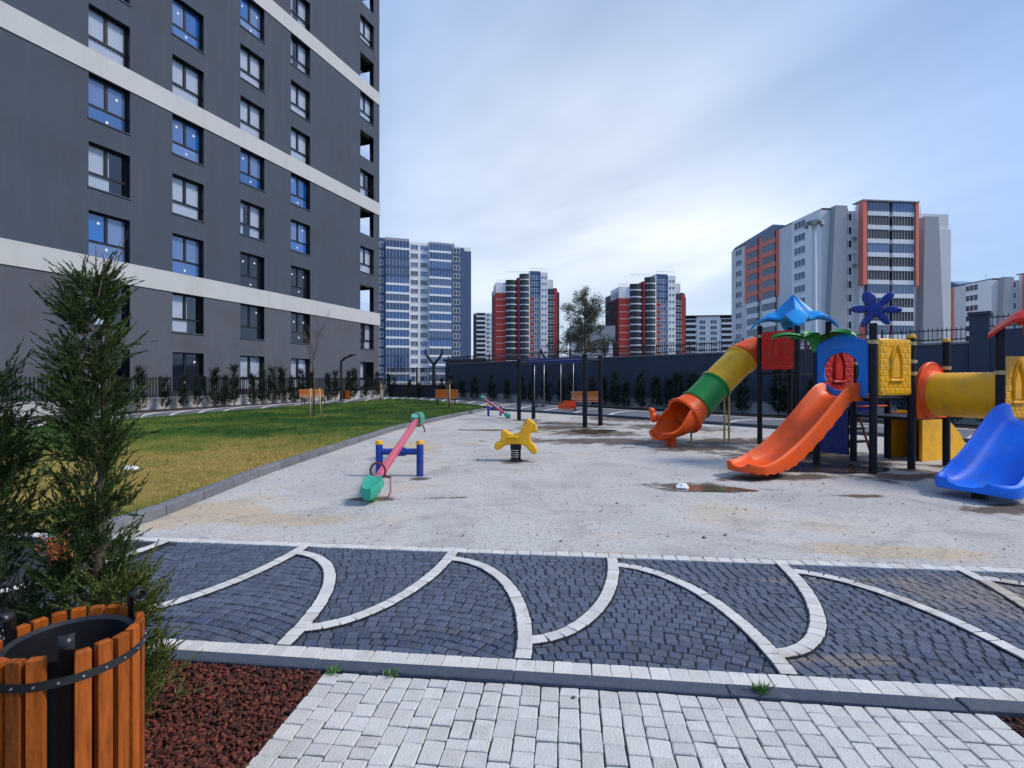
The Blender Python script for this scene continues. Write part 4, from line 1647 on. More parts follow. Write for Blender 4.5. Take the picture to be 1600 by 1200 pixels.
def relief_panel(m, wd_, z0, z1, loc, rz, seed):
    q = MB()
    q.rbox(-wd_ / 2, wd_ / 2, -0.02, 0.03, z0, z1, 0.018)
    o = q.build('panel', m, tw, True, 35, loc, rz)
    r_ = random.Random(seed)
    q = MB()
    h_ = z1 - z0
    rows_ = 9
    for r2 in range(rows_):
        zz = z0 + 0.03 + (h_ - 0.06) * r2 / rows_
        x = -wd_ / 2 + 0.025 - (0.06 if r2 % 2 else 0)
        while x < wd_ / 2 - 0.03:
            xa, xb = max(x, -wd_ / 2 + 0.025), min(x + 0.115, wd_ / 2 - 0.025)
            if xb - xa > 0.03:
                cx, cz = (xa + xb) / 2, zz + 0.04
                if not (abs(cx) < 0.17 and z0 + h_ * 0.26 < cz < z1 - 0.12):
                    q.rbox(xa, xb, -0.0265, -0.012, zz, zz + (h_ - 0.06) / rows_ - 0.012, 0.006)
            x += 0.125
    for bx in (-wd_ / 2 + 0.05, wd_ / 2 - 0.05):
        for bz in (z0 + 0.06, z1 - 0.06):
            MB().tube([(bx, -0.02, bz), (bx, -0.042, bz)], 0.014, 8).build('bolt', M['galv'], o, True, 40)
    # pointed window relief and ledge
    zb, zt = z0 + h_ * 0.30, z1 - 0.08
    arch = [(-0.13, zb)] + [(-0.13 + 0.13 * (k / 6) ** 1.6, zb + (zt - zb) * (0.45 + 0.55 * (k / 6) ** 0.8)) for k in range(7)]
    arch += [(-x, z) for x, z in reversed(arch[1:-1])] + [(0.13, zb)]
    q.tube([(x, -0.03, z) for x, z in arch], 0.022, 6)
    q.prism([(x * 0.65, zb + (z - zb) * 0.72 + 0.02) for x, z in arch], -0.032, -0.015, 'y')
    q.rbox(-0.17, 0.17, -0.055, -0.01, zb - 0.055, zb - 0.01, 0.012)
    q.build('relief', m, o, True, 35)


relief_panel(M['yellow'], 0.82, 1.24, 2.16, (0.5 * MO, -0.03, 0), 0, 1)
relief_panel(M['red'], 0.82, 1.22, 2.12, (0.5 * MO, 1.0 * MO - 0.05, 0), 0, 2)
relief_panel(M['red'], 0.84, 1.72, 2.58, (1.475 * MO - 0.02, 3.06 * MO, 0), -PI / 2, 3)
relief_panel(M['yellow'], 0.84, 0.90, 1.85, (1.5 * MO, -1.22 * MO + 0.03, 0), 0, 4)


# slides
def slide(name, m, origin, ang, prof, a_half, h_side, ribs=False):
    d = Vector((math.cos(ang), math.sin(ang), 0))
    nrm = Vector((-math.sin(ang), math.cos(ang), 0))
    # resample smooth profile (Catmull-Rom)
    pts = []
    P_ = [prof[0]] + prof + [prof[-1]]
    for i in range(1, len(P_) - 2):
        for k in range(6):
            t_ = k / 6
            a, b, c, e = (Vector((P_[i + o_][0], P_[i + o_][1])) for o_ in (-1, 0, 1, 2))
            pts.append(0.5 * ((2 * b) + (c - a) * t_ + (2 * a - 5 * b + 4 * c - e) * t_ ** 2 + (-a + 3 * b - 3 * c + e) * t_ ** 3))
    pts.append(Vector(prof[-1]))
    n_ = len(pts)
    smax = pts[-1].x
    q = MB()
    vs = []
    sec_n = 0
    for i, p in enumerate(pts):
        tg = (pts[min(i + 1, n_ - 1)] - pts[max(i - 1, 0)]).normalized()
        up = Vector((-tg.y, tg.x))
        f_ = p.x / smax
        q_ = min(1.0, max(0.0, (f_ - 0.62) / 0.38))
        h_ = h_side * (1.0 - 0.72 * q_ * q_ * (3 - 2 * q_))
        a = a_half * (1 + 0.12 * max(0, (f_ - 0.6) / 0.4))
        e_ = max(0.0, (p.x - (smax - a_half * 0.9)) / (a_half * 0.9))
        if e_ > 0:
            a *= math.sqrt(max(0.05, 1 - (e_ * 0.88) ** 2.2))
        rib = (0.02 if (ribs and i % 3 == 0) else 0.0)
        sec = [(-a - .045, -.05 - rib), (-a - .075, h_ * .55), (-a - .07, h_ * .92), (-a - .035, h_ + .015), (-a - .005, h_ * .92), (-a + .02, h_ * .4), (-max(a * .6, a - .10), .015), (-a * .4, 0),
               (a * .4, 0), (max(a * .6, a - .10), .015), (a - .02, h_ * .4), (a + .005, h_ * .92), (a + .035, h_ + .015), (a + .07, h_ * .92), (a + .075, h_ * .55), (a + .045, -.05 - rib)]
        sec_n = len(sec)
        for (u, w_) in sec:
            s_ = p.x + up.x * w_
            z = p.y + up.y * w_
            pt = d * s_ + nrm * u
            vs.append((origin[0] + pt.x, origin[1] + pt.y, z))
    fs = []
    for i in range(n_ - 1):
        for k in range(sec_n):
            k2 = (k + 1) % sec_n
            fs.append((i * sec_n + k, (i + 1) * sec_n + k, (i + 1) * sec_n + k2, i * sec_n + k2))
    cap = [(0, 1, 5, 6), (1, 2, 4, 5), (2, 3, 4), (0, 6, 7), (0, 7, 8, 15), (15, 8, 9), (15, 9, 10, 14), (14, 10, 11, 13), (13, 11, 12)]
    e0 = (n_ - 1) * sec_n
    fs += [tuple(c_) for c_ in cap] + [tuple(e0 + i_ for i_ in reversed(c_)) for c_ in cap]
    q.add(vs, [tuple(reversed(f_)) for f_ in fs])
    o = q.build(name, m, tw, True, 42)
    return o


o = slide('slide', M['orange'], (-0.02, 0.5 * MO), PI, [(0, 1.22), (0.16, 1.22), (0.32, 1.12), (0.7, 0.80), (1.15, 0.46), (1.5, 0.25), (1.8, 0.165), (2.1, 0.15), (2.34, 0.18)], 0.25, 0.20, True)
tag(o, 'bright orange open slide')
for s_ in (-1, 1):
    MB().prism([(0.04, 1.15), (-0.22, 1.15), (-0.20, 1.36), (-0.05, 1.45), (0.04, 1.45)], -0.02, 0.02, 'y').build('slide_cheek', M['orange'], tw, False, None, (-0.02, 0.5 * MO + s_ * 0.29, 0))
MB().box(-1.66, -1.58, 0.42, 0.56, -0.05, 0.13).build('slide_foot', M['post'], tw)
o = slide('slide', M['blue'], (1.0 * MO - 0.04, -1.72 * MO), PI, [(0, 0.90), (0.14, 0.90), (0.3, 0.84), (0.62, 0.60), (0.95, 0.36), (1.2, 0.22), (1.4, 0.15), (1.62, 0.13), (1.84, 0.17)], 0.35, 0.24)
tag(o, 'bright blue wide slide at the right')
MB().box(-0.62, -0.54, -1.72 * MO - 0.07, -1.72 * MO + 0.07, -0.05, 0.085).build('slide_foot', M['post'], tw)
o = slide('slide', M['navy'], (1.28, 1.0 * MO + 0.03), PI / 2, [(0, 0.88), (0.12, 0.88), (0.3, 0.8), (0.6, 0.52), (0.85, 0.3), (1.05, 0.2), (1.25, 0.17), (1.4, 0.2)], 0.25, 0.22)
tag(o, 'dark blue short slide behind the tower')
MB().prism([(1.05, 0.10), (2.2, 0.08), (2.2, 0.3), (1.9, 0.42), (1.5, 0.74), (1.15, 0.95), (1.05, 0.95)], 0.93, 0.97, 'x').build('slide_side', M['navy'], tw)

# tube slide
ax = [(1.94, 3.50, 2.20), (1.94, 3.72, 2.20), (1.88, 3.88, 2.19), (1.74, 3.98, 2.15), (1.56, 4.0, 2.08), (1.40, 4.0, 1.98), (1.0, 4.0, 1.68), (0.6, 4.0, 1.37), (0.3, 4.0, 1.13), (0.0, 4.0, 0.90)]
RT = 0.36


def tube_seg(name, m, pts, label=None):
    q = MB()
    rs = [RT] * len(pts)
    q.tube(pts, rs, 28, False)
    q.tube(pts, [RT - 0.012] * len(pts), 28, False)
    P_ = [Vector(p) for p in pts]
    for a, b in ((P_[0], P_[1]), (P_[-1], P_[-2])):
        d_ = (b - a).normalized()
        q.tube([a - d_ * 0.001, a + d_ * 0.005, a + d_ * 0.04, a + d_ * 0.05], [RT, RT + 0.03, RT + 0.03, RT], 28, False)
    o = q.build(name, m, tw, True, 35)
    if label:
        tag(o, label)


tube_seg('tube_elbow', M['orange'], ax[:6], 'orange tube elbow')
tube_seg('tube_section', M['yellow'], ax[5:8], 'yellow tube section')
tube_seg('tube_section', M['green'], ax[7:], 'green tube section')
# flared mouth
q = MB()
pm_ = [(0.0, 4.0, 0.90), (-0.16, 4.0, 0.79), (-0.30, 4.0, 0.70)]
q.tube(pm_, [RT, RT + 0.03, RT + 0.07], 28, False)
q.tube(pm_, [RT - 0.02, RT + 0.0, RT + 0.03], 28, False)
q.tube([(-0.27, 4.0, 0.715), (-0.29, 4.0, 0.70), (-0.34, 4.0, 0.67), (-0.36, 4.0, 0.66)], [RT + 0.03, RT + 0.10, RT + 0.10, RT + 0.03], 28, False)
rows_o, rows_i = [], []
for k in range(13):
    f_ = k / 12
    x = -0.25 - 0.85 * f_
    zc_ = 0.69 - 0.14 * math.sin(f_ * PI / 2) + 0.02 * f_
    r_ = RT + 0.05 + 0.03 * f_
    half = R(112 - 52 * f_ + 14 * math.sin(f_ * PI * 2))
    if f_ > 0.8:
        r_ *= math.sqrt(1 - ((f_ - 0.8) / 0.25) ** 2)
        zc_ -= (RT + 0.08 - r_) * 0.75
    ro, ri = [], []
    for u in range(17):
        a = -PI / 2 + half * (u / 8 - 1)
        ro.append((x, 4.0 + r_ * math.cos(a), zc_ + r_ * math.sin(a)))
        ri.append((x + 0.02, 4.0 + (r_ - 0.035) * math.cos(a), zc_ + (r_ - 0.035) * math.sin(a) + 0.004))
    rows_o.append(ro)
    rows_i.append(ri)
q.sheet(rows_o)
q.sheet([list(reversed(r_)) for r_ in rows_i])
for side in (0, 16):
    q.tube([r_[side] for r_ in rows_o], 0.028, 6)
q.tube(rows_o[-1], 0.028, 6)
o = q.build('tube_mouth', M['orange'], tw, True, 45)
tag(o, 'orange flared mouth of the tube slide')
q = MB()
for (x, y, z, r_) in ((-0.86, 4.40, 0.62, 0.10), (-0.88, 4.43, 0.76, 0.075), (-0.93, 4.42, 0.80, 0.05), (-0.70, 4.42, 0.60, 0.08)):
    q.add(*(lambda n_: ([(x + r_ * math.sin(PI * i / 8) * math.cos(2 * PI * k / 10), y + r_ * 0.7 * math.sin(PI * i / 8) * math.sin(2 * PI * k / 10), z + r_ * 1.15 * math.cos(PI * i / 8)) for i in range(9) for k in range(10)],
                        [(i * 10 + k, (i + 1) * 10 + k, (i + 1) * 10 + (k + 1) % 10, i * 10 + (k + 1) % 10) for i in range(8) for k in range(10)]))(0))
q.build('mouth_ornament', M['orange'], tw, True)
for (x, y, zt) in ((0.95, 3.93, 1.3), (0.98, 4.1, 1.32), (-0.1, 4.02, 0.50)):
    MB().tube([(x, y, -0.05), (x, y, zt)], 0.024, 8).build('tube_support', M['clamp'], tw, True, 40)
MB().box(-0.76, -0.62, 3.9, 4.1, -0.02, 0.18).build('mouth_foot', M['orange'], tw)


# star roofs
def star_roof(m, ci, cj, z_edge, hh, label):
    q = MB()
    nr, na = 12, 64
    rows_ = []
    for under in (0, 1):
        for ir in (range(nr + 1) if not under else range(nr, -1, -1)):
            f_ = ir / nr
            row = []
            for k in range(na + 1):
                a = 2 * PI * k / na + PI / 4
                corn = (0.5 + 0.5 * math.cos(4 * (a - PI / 4)))
                rmax = 0.44 + 0.46 * corn ** 1.6
                r_ = rmax * f_
                ridge = 0.30 if r_ < 0.5 else 0.30 - 0.36 * ((r_ - 0.5) / 0.4) ** 1.2
                valley = 0.24 - 0.10 * f_
                z = z_edge + valley + (ridge - valley) * corn ** 1.4
                d1 = (abs(math.cos(a - PI / 4)) + abs(math.sin(a - PI / 4))) * r_
                z += hh * max(0.0, 1 - d1 / 0.40)
                row.append((r_ * math.cos(a), r_ * math.sin(a), z - (0.05 if under else 0)))
            rows_.append(row)
    q.sheet(rows_)
    o = q.build('roof', m, tw, True, 28, (ci * MO, cj * MO, 0))
    tag(o, label)
    return o


star_roof(M['sky_blue'], 1.975, 3.06, 2.74, 0.40, 'sky blue star shaped roof')
star_roof(M['red'], 1.5, -1.72, 2.21, 0.40, 'red star shaped roof').scale = (0.93, 0.93, 1)

# green leaf canopy on the rear-left post
q = MB()
q.lathe([(0.058, 1.98), (0.075, 2.06), (0.12, 2.16), (0.20, 2.235), (0.24, 2.25), (0.0, 2.27)], 16)
for k in range(6):
    a0 = R(20 + 60 * k)
    ln2 = 0.62 if k % 2 == 0 else 0.52
    top, bot = [], []
    for i in range(9):
        f_ = i / 8
        hw_ = 0.15 * math.sin(PI * (0.15 + 0.85 * f_)) * (1 if f_ < 0.95 else 0.3)
        x = 0.1 + ln2 * f_
        z = 2.24 + 0.13 * math.sin(f_ * 1.7) - 0.09 * f_ ** 3
        row, rowb = [], []
        for u in (-1, -0.5, 0, 0.5, 1):
            y = hw_ * u
            zz = z - 0.03 * abs(u) + (0.018 if u == 0 else 0)
            X = x * math.cos(a0) - y * math.sin(a0)
            Y = x * math.sin(a0) + y * math.cos(a0)
            row.append((X, Y, zz))
            rowb.append((X, Y, zz - 0.025))
        top.append(row)
        bot.append(list(reversed(rowb)))
    q.sheet(top)
    q.sheet(bot)
tag(q.build('leaf_canopy', M['green'], tw, True, 50, (0, MO, 0)), 'green leaf shaped canopy on a post')

# dark blue flower on the front post
q = MB()


def blob(q, cx, cz, rx, rz, ang, th=0.05):
    vs = []
    for i in range(9):
        for k in range(14):
            a, b = PI * i / 8, 2 * PI * k / 14
            x, z, y = rx * math.sin(a) * math.cos(b), rz * math.sin(a) * math.sin(b), th * math.cos(a)
            X, Z_ = x * math.cos(ang) - z * math.sin(ang), x * math.sin(ang) + z * math.cos(ang)
            vs.append((cx + X, y, cz + Z_))
    fs = [(i * 14 + k, (i + 1) * 14 + k, (i + 1) * 14 + (k + 1) % 14, i * 14 + (k + 1) % 14) for i in range(8) for k in range(14)]
    q.add(vs, fs)


blob(q, 0, 0, 0.13, 0.13, 0, 0.06)
for ang, rr, sx in ((115, 0.20, 0.125), (48, 0.22, 0.085), (-5, 0.22, 0.08), (-55, 0.18, 0.075), (-125, 0.20, 0.08), (175, 0.21, 0.085)):
    a = R(ang)
    blob(q, rr * math.cos(a), rr * math.sin(a), 0.13, sx * 0.75, a, 0.045)
tag(q.build('flower_finial', M['flower'], tw, True, None, (0.03, -0.02, 2.62), (0, 0, R(-23 - 32))), 'dark blue flower on top of a post')

# crawl tunnel with collars
q = MB()
ty0, ty1, tz = -0.03, -1.22 * MO + 0.06, 1.25
prof = [(0.36 + (0.006 if k % 2 else 0), ty0 + (ty1 - ty0) * k / 24) for k in range(25)]
q.tube([(1.5 * MO, y, tz) for r_, y in prof], [r_ for r_, y in prof], 30, False)
q.tube([(1.5 * MO, ty1, tz), (1.5 * MO, ty0, tz)], 0.345, 30, False)
tag(q.build('crawl_tunnel', M['yellow'], tw, True, 60), 'yellow crawl tunnel between the two towers')
place('tunnel_collar', ring_panel('tunnel_collar', M['orange'], 0.43, 0.84, 1.80, 1.25, 0.35, round_top=True, th=0.07), tw, (1.5 * MO, -0.06, 0))
q = MB()
q.tube([(1.5 * MO, -0.03, tz), (1.5 * MO, -0.10, tz), (1.5 * MO, -0.14, tz)], [0.42, 0.40, 0.365], 30, False)
q.build('collar_rim', M['orange'], tw, True, 60)
# curved yellow climber at the right side of the tower
q = MB()
prof = [(0.0, 0.88), (0.25, 0.87), (0.6, 0.80), (0.92, 0.66), (1.18, 0.46), (1.36, 0.24), (1.44, 0.0)]
q.prism([(0, 0)] + [(x, z) for x, z in prof], 0, 0.05, 'y')
q.prism([(0, 0)] + [(x, z) for x, z in prof], 0.58, 0.63, 'y')
q.sheet([[(x - 0.02, 0.05, z), (x - 0.02, 0.58, z)] for x, z in prof])
for k in range(1, 6):
    x, z = prof[k]
    q.tube([(x, 0.05, z + 0.02), (x, 0.58, z + 0.02)], 0.022, 6)
tag(q.build('curved_climber', M['yellow'], tw, True, 30, (2.08 * MO, 0.42, 0)), 'yellow curved climbing panel')
# red ladder with hoop rails to the star-roof deck
for s_ in (0, 1):
    x = (1.7 + 0.55 * s_) * MO
    MB().tube([(x, 2.45, 2.15), (x, 2.35, 2.28), (x, 2.22, 2.25), (x, 2.1, 2.05), (x, 1.95, 1.6), (x, 1.7, 0.8), (x, 1.45, 0.0)], 0.022, 8).build('ladder_rail', M['rail_red'], tw, True, 60)
for k in range(6):
    z = 0.25 + 0.25 * k
    y = 1.45 + (z / 0.8 * 0.25 if z < 0.8 else 0.25 + (z - 0.8) / 0.8 * 0.25)
    MB().box(1.7 * MO, 2.25 * MO, y - 0.05, y + 0.08, z - 0.02, z + 0.02).build('ladder_step', M['post'], tw)
for k in range(4):
    x = (2.475 + 0.02) * MO
    MB().tube([(x, (2.65 + 0.26 * k) * MO, 1.68), (x, (2.65 + 0.26 * k) * MO, 2.4)], 0.016, 6).build('guard_bar', M['rail_red'], tw)
for k in range(3):
    MB().tube([(1.05 * MO, 0.98 * MO, 1.0 + 0.22 * k), (1.95 * MO, 0.98 * MO, 1.0 + 0.22 * k)], 0.016, 6).build('guard_bar', M['orange'], tw, True)

# ------------------------------------------------------------------ seesaws
def seesaw(label, loc, rz, tilt, teal='teal'):
    """plank along local y, frame along local x; near end (-y) down"""
    t = thing('seesaw', label, 'seesaw', loc, rz, 'seesaws')
    for s_ in (-1, 1):
        o = MB().tube([(0, 0, -0.1), (0, 0, 0.50)], 0.055, 14).build('post', M['frame_blue'], t, True, 40, (0.315 * s_, 0, 0))
        q = MB()
        q.lathe([(0.06, 0.495), (0.062, 0.52), (0.05, 0.55), (0.0, 0.562)], 14)
        q.build('cap', M['yellow'], o, True, 40)
    MB().tube([(-0.3, 0, 0.38), (0.3, 0, 0.38)], 0.05, 12).build('beam', M['frame_blue'], t, True, 40)
    MB().tube([(-0.09, 0, 0.38), (0.09, 0, 0.38)], 0.068, 12).build('pivot', M['frame_blue'], t, True, 40)
    rx = Matrix.Translation((0, 0, 0.47)) @ Matrix.Rotation(tilt, 4, 'X')

    def sub(q, name, m, par, smooth=True):
        o = q.build(name, m, par, smooth, 40)
        o.matrix_local = rx
        return o
    q = MB()
    q.rbox(-0.042, 0.042, -1.55, 1.55, -0.05, 0.05, 0.012)
    pl = sub(q, 'plank', M['pink'], t)
    for s_ in (-1, 1):
        q = MB()
        ys = [1.55, 1.62, 1.75, 1.90, 1.99]
        hw = [0.09, 0.125, 0.135, 0.11, 0.05]
        rows_ = []
        for y, hh in zip(ys, hw):
            rows_.append([(-hh, s_ * y, 0.0), (-hh * 0.8, s_ * y, 0.085), (0, s_ * y, 0.065), (hh * 0.8, s_ * y, 0.085), (hh, s_ * y, 0.0), (hh * 0.7, s_ * y, -0.07), (-hh * 0.7, s_ * y, -0.07), (-hh, s_ * y, 0.0)])
        q.sheet(rows_ if s_ < 0 else [list(reversed(r_)) for r_ in rows_])
        q.add(rows_[0][:7], [tuple(range(7))])
        q.add(rows_[-1][:7], [tuple(range(7))])
        sub(q, 'seat', M['teal'], t)
        q = MB()
        q.tube([(0.095 * math.cos(a), s_ * 1.42 + 0.0, 0.09 + 0.11 * math.sin(a)) for a in [R(-50 + 280 * k / 20) for k in range(21)]], 0.014, 7)
        sub(q, 'handle', M['rail_red'], t)
        q = MB()
        q.tube([(0, s_ * 1.78, -0.07), (0, s_ * 1.78, -0.15)], [0.075, 0.06], 10)
        sub(q, 'bumper', M['green'], t)
        q = MB()
        q.tube([(0.05, s_ * 1.35, 0), (0.15, s_ * 1.38, -0.02), (0.17, s_ * 1.5, -0.16), (0.15, s_ * 1.55, -0.20)], 0.012, 6)
        sub(q, 'footrest', M['rail_red'], t)
    return t


seesaw('pink seesaw with teal seats and blue frame, nearest the path', (-1.745, 8.15, 0), R(1.0), R(9.5))
sf = seesaw('far seesaw with blue frame beside the swing', (-0.72, 21.6, 0), R(22), R(11))

sf.scale = (0.85, 0.85, 0.85)
# ------------------------------------------------------------------ spring horse
hs = thing('spring_horse', 'yellow plastic horse rider on a black spring', 'spring rider', (0.07, 9.69, 0), R(0))
kx = 0.002511
out = [(1092, 372), (1100, 345), (1122, 330), (1143, 322), (1143, 290), (1146, 245), (1160, 237), (1180, 243), (1205, 262), (1240, 272), (1275, 266), (1292, 250), (1300, 222), (1310, 198), (1326, 176), (1340, 162),
       (1358, 160), (1366, 172), (1385, 180), (1396, 196), (1410, 222), (1415, 242), (1404, 258), (1388, 262), (1370, 256), (1358, 270), (1358, 300), (1366, 325), (1390, 350), (1405, 375), (1410, 400), (1398, 418), (1376, 416), (1352, 394),
       (1330, 368), (1305, 352), (1270, 346), (1220, 346), (1185, 350), (1160, 362), (1135, 382), (1108, 388)]
out = [((x - 1252) * kx, (470 - y) * kx) for x, y in reversed(out)]
q = MB()
q.prism(out, -0.11, 0.11, 'y')
o = q.build('body', M['yellow'], hs, True, 50)
bv = o.modifiers.new('bevel', 'BEVEL')
bv.width = 0.028
bv.segments = 3
bv.limit_method = 'ANGLE'
bv.angle_limit = R(50)
q = MB()
q.rbox(-0.17, 0.04, -0.135, 0.135, 0.40, 0.47, 0.02)
q.build('saddle', M['yellow'], hs, True, 40)
q = MB()
q.tube([(0.13, -0.22, 0.62), (0.13, 0.22, 0.62)], 0.014, 8)
q.build('handle_bar', M['yellow'], hs, True)
for s_ in (-1, 1):
    q = MB()
    blob(q, 0.345, 0.665, 0.012, 0.014, 0, 0.01)
    q.build('eye', M['post'], hs, True, None, (0, 0.105 * s_, 0))
q = MB()
q.tube([(0.085 * math.cos(a), 0.085 * math.sin(a), 0.03 + 0.20 * a / (2 * PI * 5)) for a in [2 * PI * 5 * k / 90 for k in range(91)]], 0.014, 7)
q.build('spring', M['post'], hs, True)
MB().box(-0.10, 0.10, -0.10, 0.10, 0.22, 0.32).build('mount', M['post'], hs)
MB().lathe([(0.13, 0), (0.13, 0.02), (0.0, 0.02)], 16).build('base_plate', M['post'], hs)

# ------------------------------------------------------------------ swing
sw = thing('swing_set', 'black post swing frame with two hanging seats', 'swing', (0, 0, 0))
A1, A2 = Vector((0.26, 19.5, 0)), Vector((0.82, 20.0, 0))
B1_, B2_ = Vector((2.28, 16.4, 0)), Vector((2.88, 17.1, 0))
for p in (A1, A2, B1_, B2_):
    MB().tube([(0, 0, -0.1), (0, 0, 2.25)], 0.075, 12).build('post', M['post'], sw, True, 40, p)
    MB().lathe([(0.085, 2.24), (0.085, 2.28), (0.0, 2.31)], 12).build('cap', M['post'], sw, True, 40, p)
up = Vector((0, 0, 2.12))
for a, b in ((A1, A2), (B1_, B2_)):
    MB().tube([a + up, b + up], 0.05, 10).build('cross_beam', M['post'], sw, True, 40)
ma, mb_ = (A1 + A2) / 2 + up, (B1_ + B2_) / 2 + up
MB().tube([ma, mb_], 0.055, 12).build('top_beam', M['navy'], sw, True, 40)
MB().tube([A1 + up + Vector((0, 0, .08)), B1_ + up + Vector((0, 0, .08))], 0.03, 8).build('side_beam', M['navy'], sw, True, 40)
for (f0, f1, sm, lab) in ((0.14, 0.30, 'post', 'black swing seat'), (0.56, 0.74, 'orange', 'red orange swing seat')):
    c0, c1 = ma.lerp(mb_, f0), ma.lerp(mb_, f1)
    for c in (c0, c1):
        MB().tube([c, c - Vector((0, 0, 1.55))], 0.012, 6).build('chain', M['galv'], sw, True)
    cc = (c0 + c1) / 2
    d_ = (c1 - c0)
    q = MB()
    l2 = d_.length / 2
    q.sheet([[(-l2, y, 0.02), (-l2 * 0.6, y, -0.03), (0, y, -0.05), (l2 * 0.6, y, -0.03), (l2, y, 0.02)] for y in (-0.12, 0.12)])
    q.sheet([[(l2, y, -0.01), (l2 * 0.6, y, -0.06), (0, y, -0.08), (-l2 * 0.6, y, -0.06), (-l2, y, -0.01)] for y in (-0.12, 0.12)])
    if sm == 'orange':
        q.sheet([[(-l2, 0.12, z), (0, 0.19, z), (l2, 0.12, z)] for z in (-0.06, 0.2)])
        q.sheet([[(-l2, -0.12, z), (0, -0.16, z), (l2, -0.12, z)] for z in (-0.06, 0.12)])
    tag(q.build('swing_seat', M[sm], sw, True, 40, cc - Vector((0, 0, 1.55)), math.atan2(d_.y, d_.x)), lab)


# ------------------------------------------------------------------ benches, bins, lamps
def bench(label, loc, rz, length=1.4):
    t = thing('bench', label, 'bench', loc, rz, 'slatted benches along the promenade')
    for i in range(4):
        q = MB()
        q.rbox(-length / 2, length / 2, -0.19 + i * 0.115, -0.09 + i * 0.115, 0.43, 0.465, 0.008)
        q.build('seat_slat', M['bench_wood'], t)
    for i in range(4):
        q = MB()
        q.rbox(-length / 2, length / 2, 0.26 + 0.035 * i, 0.295 + 0.035 * i, 0.50 + 0.108 * i, 0.595 + 0.108 * i, 0.008)
        q.build('back_slat', M['bench_wood'], t)
    for s_ in (-1, 1):
        q = MB()
        x = s_ * (length / 2 - 0.15)
        q.tube([(x, -0.2, 0), (x, -0.17, 0.41), (x, 0.25, 0.41), (x, 0.40, 0.93)], 0.025, 6)
        q.tube([(x, 0.3, 0), (x, 0.22, 0.41)], 0.025, 6)
        q.build('leg', M['black_metal'], t, True, 40)
    return t


def face_cam(p):
    return math.atan2(p.y, p.x) - PI / 2


p = gp(490, 633)
bench('orange bench behind the tall bare sapling on the lawn', p, face_cam(p) + R(20), 1.45)
p = gp(697, 634)
bench('red brown bench at the far corner of the lawn', p, face_cam(p) - R(5), 1.3)
p = gp(918, 642)
bench('orange bench behind the swing, before the navy wall', p, face_cam(p) + R(8), 1.5)


def round_bin(t, R_, z0, z1, n_slat, post_ang, detail=True):
    """wooden slat bin: slats as parts, liner, hoops, flat bar posts with scrolled tops"""
    for k in range(n_slat):
        a = 2 * PI * (k + 0.5) / n_slat
        near_post = any(abs((a - pa + PI) % (2 * PI) - PI) < PI / n_slat * 0.95 for pa in post_ang)
        if near_post:
            continue
        hw = PI * R_ / n_slat * 0.75
        q = MB()
        q.cbox(-hw, hw, -0.013, 0.011, z0, z1 + random.uniform(-.003, .003), 0.004)
        q.build('slat', M['wood'], t, False, None, (R_ * math.cos(a), R_ * math.sin(a), 0), a + PI / 2 + random.uniform(-.02, .02))
    q = MB()
    q.lathe([(0.0, z0 + 0.02), (R_ - 0.03, z0 + 0.02), (R_ - 0.022, z1 - 0.03), (R_ - 0.017, z1 - 0.025), (R_ - 0.03, z1 - 0.035), (R_ - 0.036, z0 + 0.03), (0, z0 + 0.03)], 32)
    q.build('liner', M['liner'], t, True, 50)
    for zz in ((z0 + 0.07), (z1 - 0.075)):
        q = MB()
        q.lathe([(R_ + 0.010, zz - 0.012), (R_ + 0.0155, zz - 0.012), (R_ + 0.0155, zz + 0.012), (R_ + 0.010, zz + 0.012)], 40)
        o = q.build('hoop', M['black_metal'], t, True, 35)
        if detail:
            q = MB()
            for k in range(n_slat):
                a = 2 * PI * (k + 0.5) / n_slat
                q.tube([Vector((math.cos(a), math.sin(a), 0)) * (R_ + 0.014) + Vector((0, 0, zz)), Vector((math.cos(a), math.sin(a), 0)) * (R_ + 0.019) + Vector((0, 0, zz))], 0.0035, 6)
            q.build('rivets', M['galv'], o, kind='stuff')
    for pa in post_ang:
        q = MB()
        hw = 0.019
        path = [(R_ - 0.004, 0.0), (R_ - 0.004, z1 + 0.035)]
        cx, cz, rr = R_ + 0.020, z1 + 0.035, 0.024
        for k in range(14):
            th = PI - k / 13 * R(330)
            r2 = rr * (1 - 0.35 * k / 13)
            path.append((cx + r2 * math.cos(th), cz + r2 * math.sin(th)))
        rows_ = []
        for i, (r_, z) in enumerate(path):
            rows_.append([(r_, -hw, z), (r_, hw, z)])
        q.sheet(rows_)
        o = q.build('scroll_post', M['black_metal'], t, True, 50, None, pa)
        sd = o.modifiers.new('thick', 'SOLIDIFY')
        sd.thickness = 0.006
        sd.offset = 0
    return t


bn = thing('litter_bin', 'round wooden slat litter bin with black scroll posts in the near left corner', 'litter bin', (-1.415, 1.68, 0))
round_bin(bn, 0.182, 0.10, 0.70, 22, [R(64), R(184), R(308)])
p = gp(541, 626.5)
b2 = thing('litter_bin', 'small orange wooden bin beside the lamp post on the promenade', 'litter bin', p)
round_bin(b2, 0.20, 0.12, 0.74, 16, [R(48), R(228)], False)


def lamp(label, p, h_):
    t = thing('street_lamp', label, 'street lamp', p)
    MB().tube([(0, 0, 0), (0, 0, h_ - 0.4)], [0.09, 0.075], 10).build('pole', M['black_metal'], t, True, 40)
    MB().tube([(0, 0, h_ - 0.45), (0.25, 0, h_ - 0.2), (0.85, 0, h_ + 0.02)], [0.085, 0.08, 0.06], 8).build('arm', M['black_metal'], t, True, 40)
    MB().box(0.55, 1.05, -0.11, 0.11, h_ - 0.02, h_ + 0.06).build('lamp_head', M['black_metal'], t)


p = gp(533, 627)
lamp('black lamp post with slanted arm before the grey block', p, zat(555, p.y))


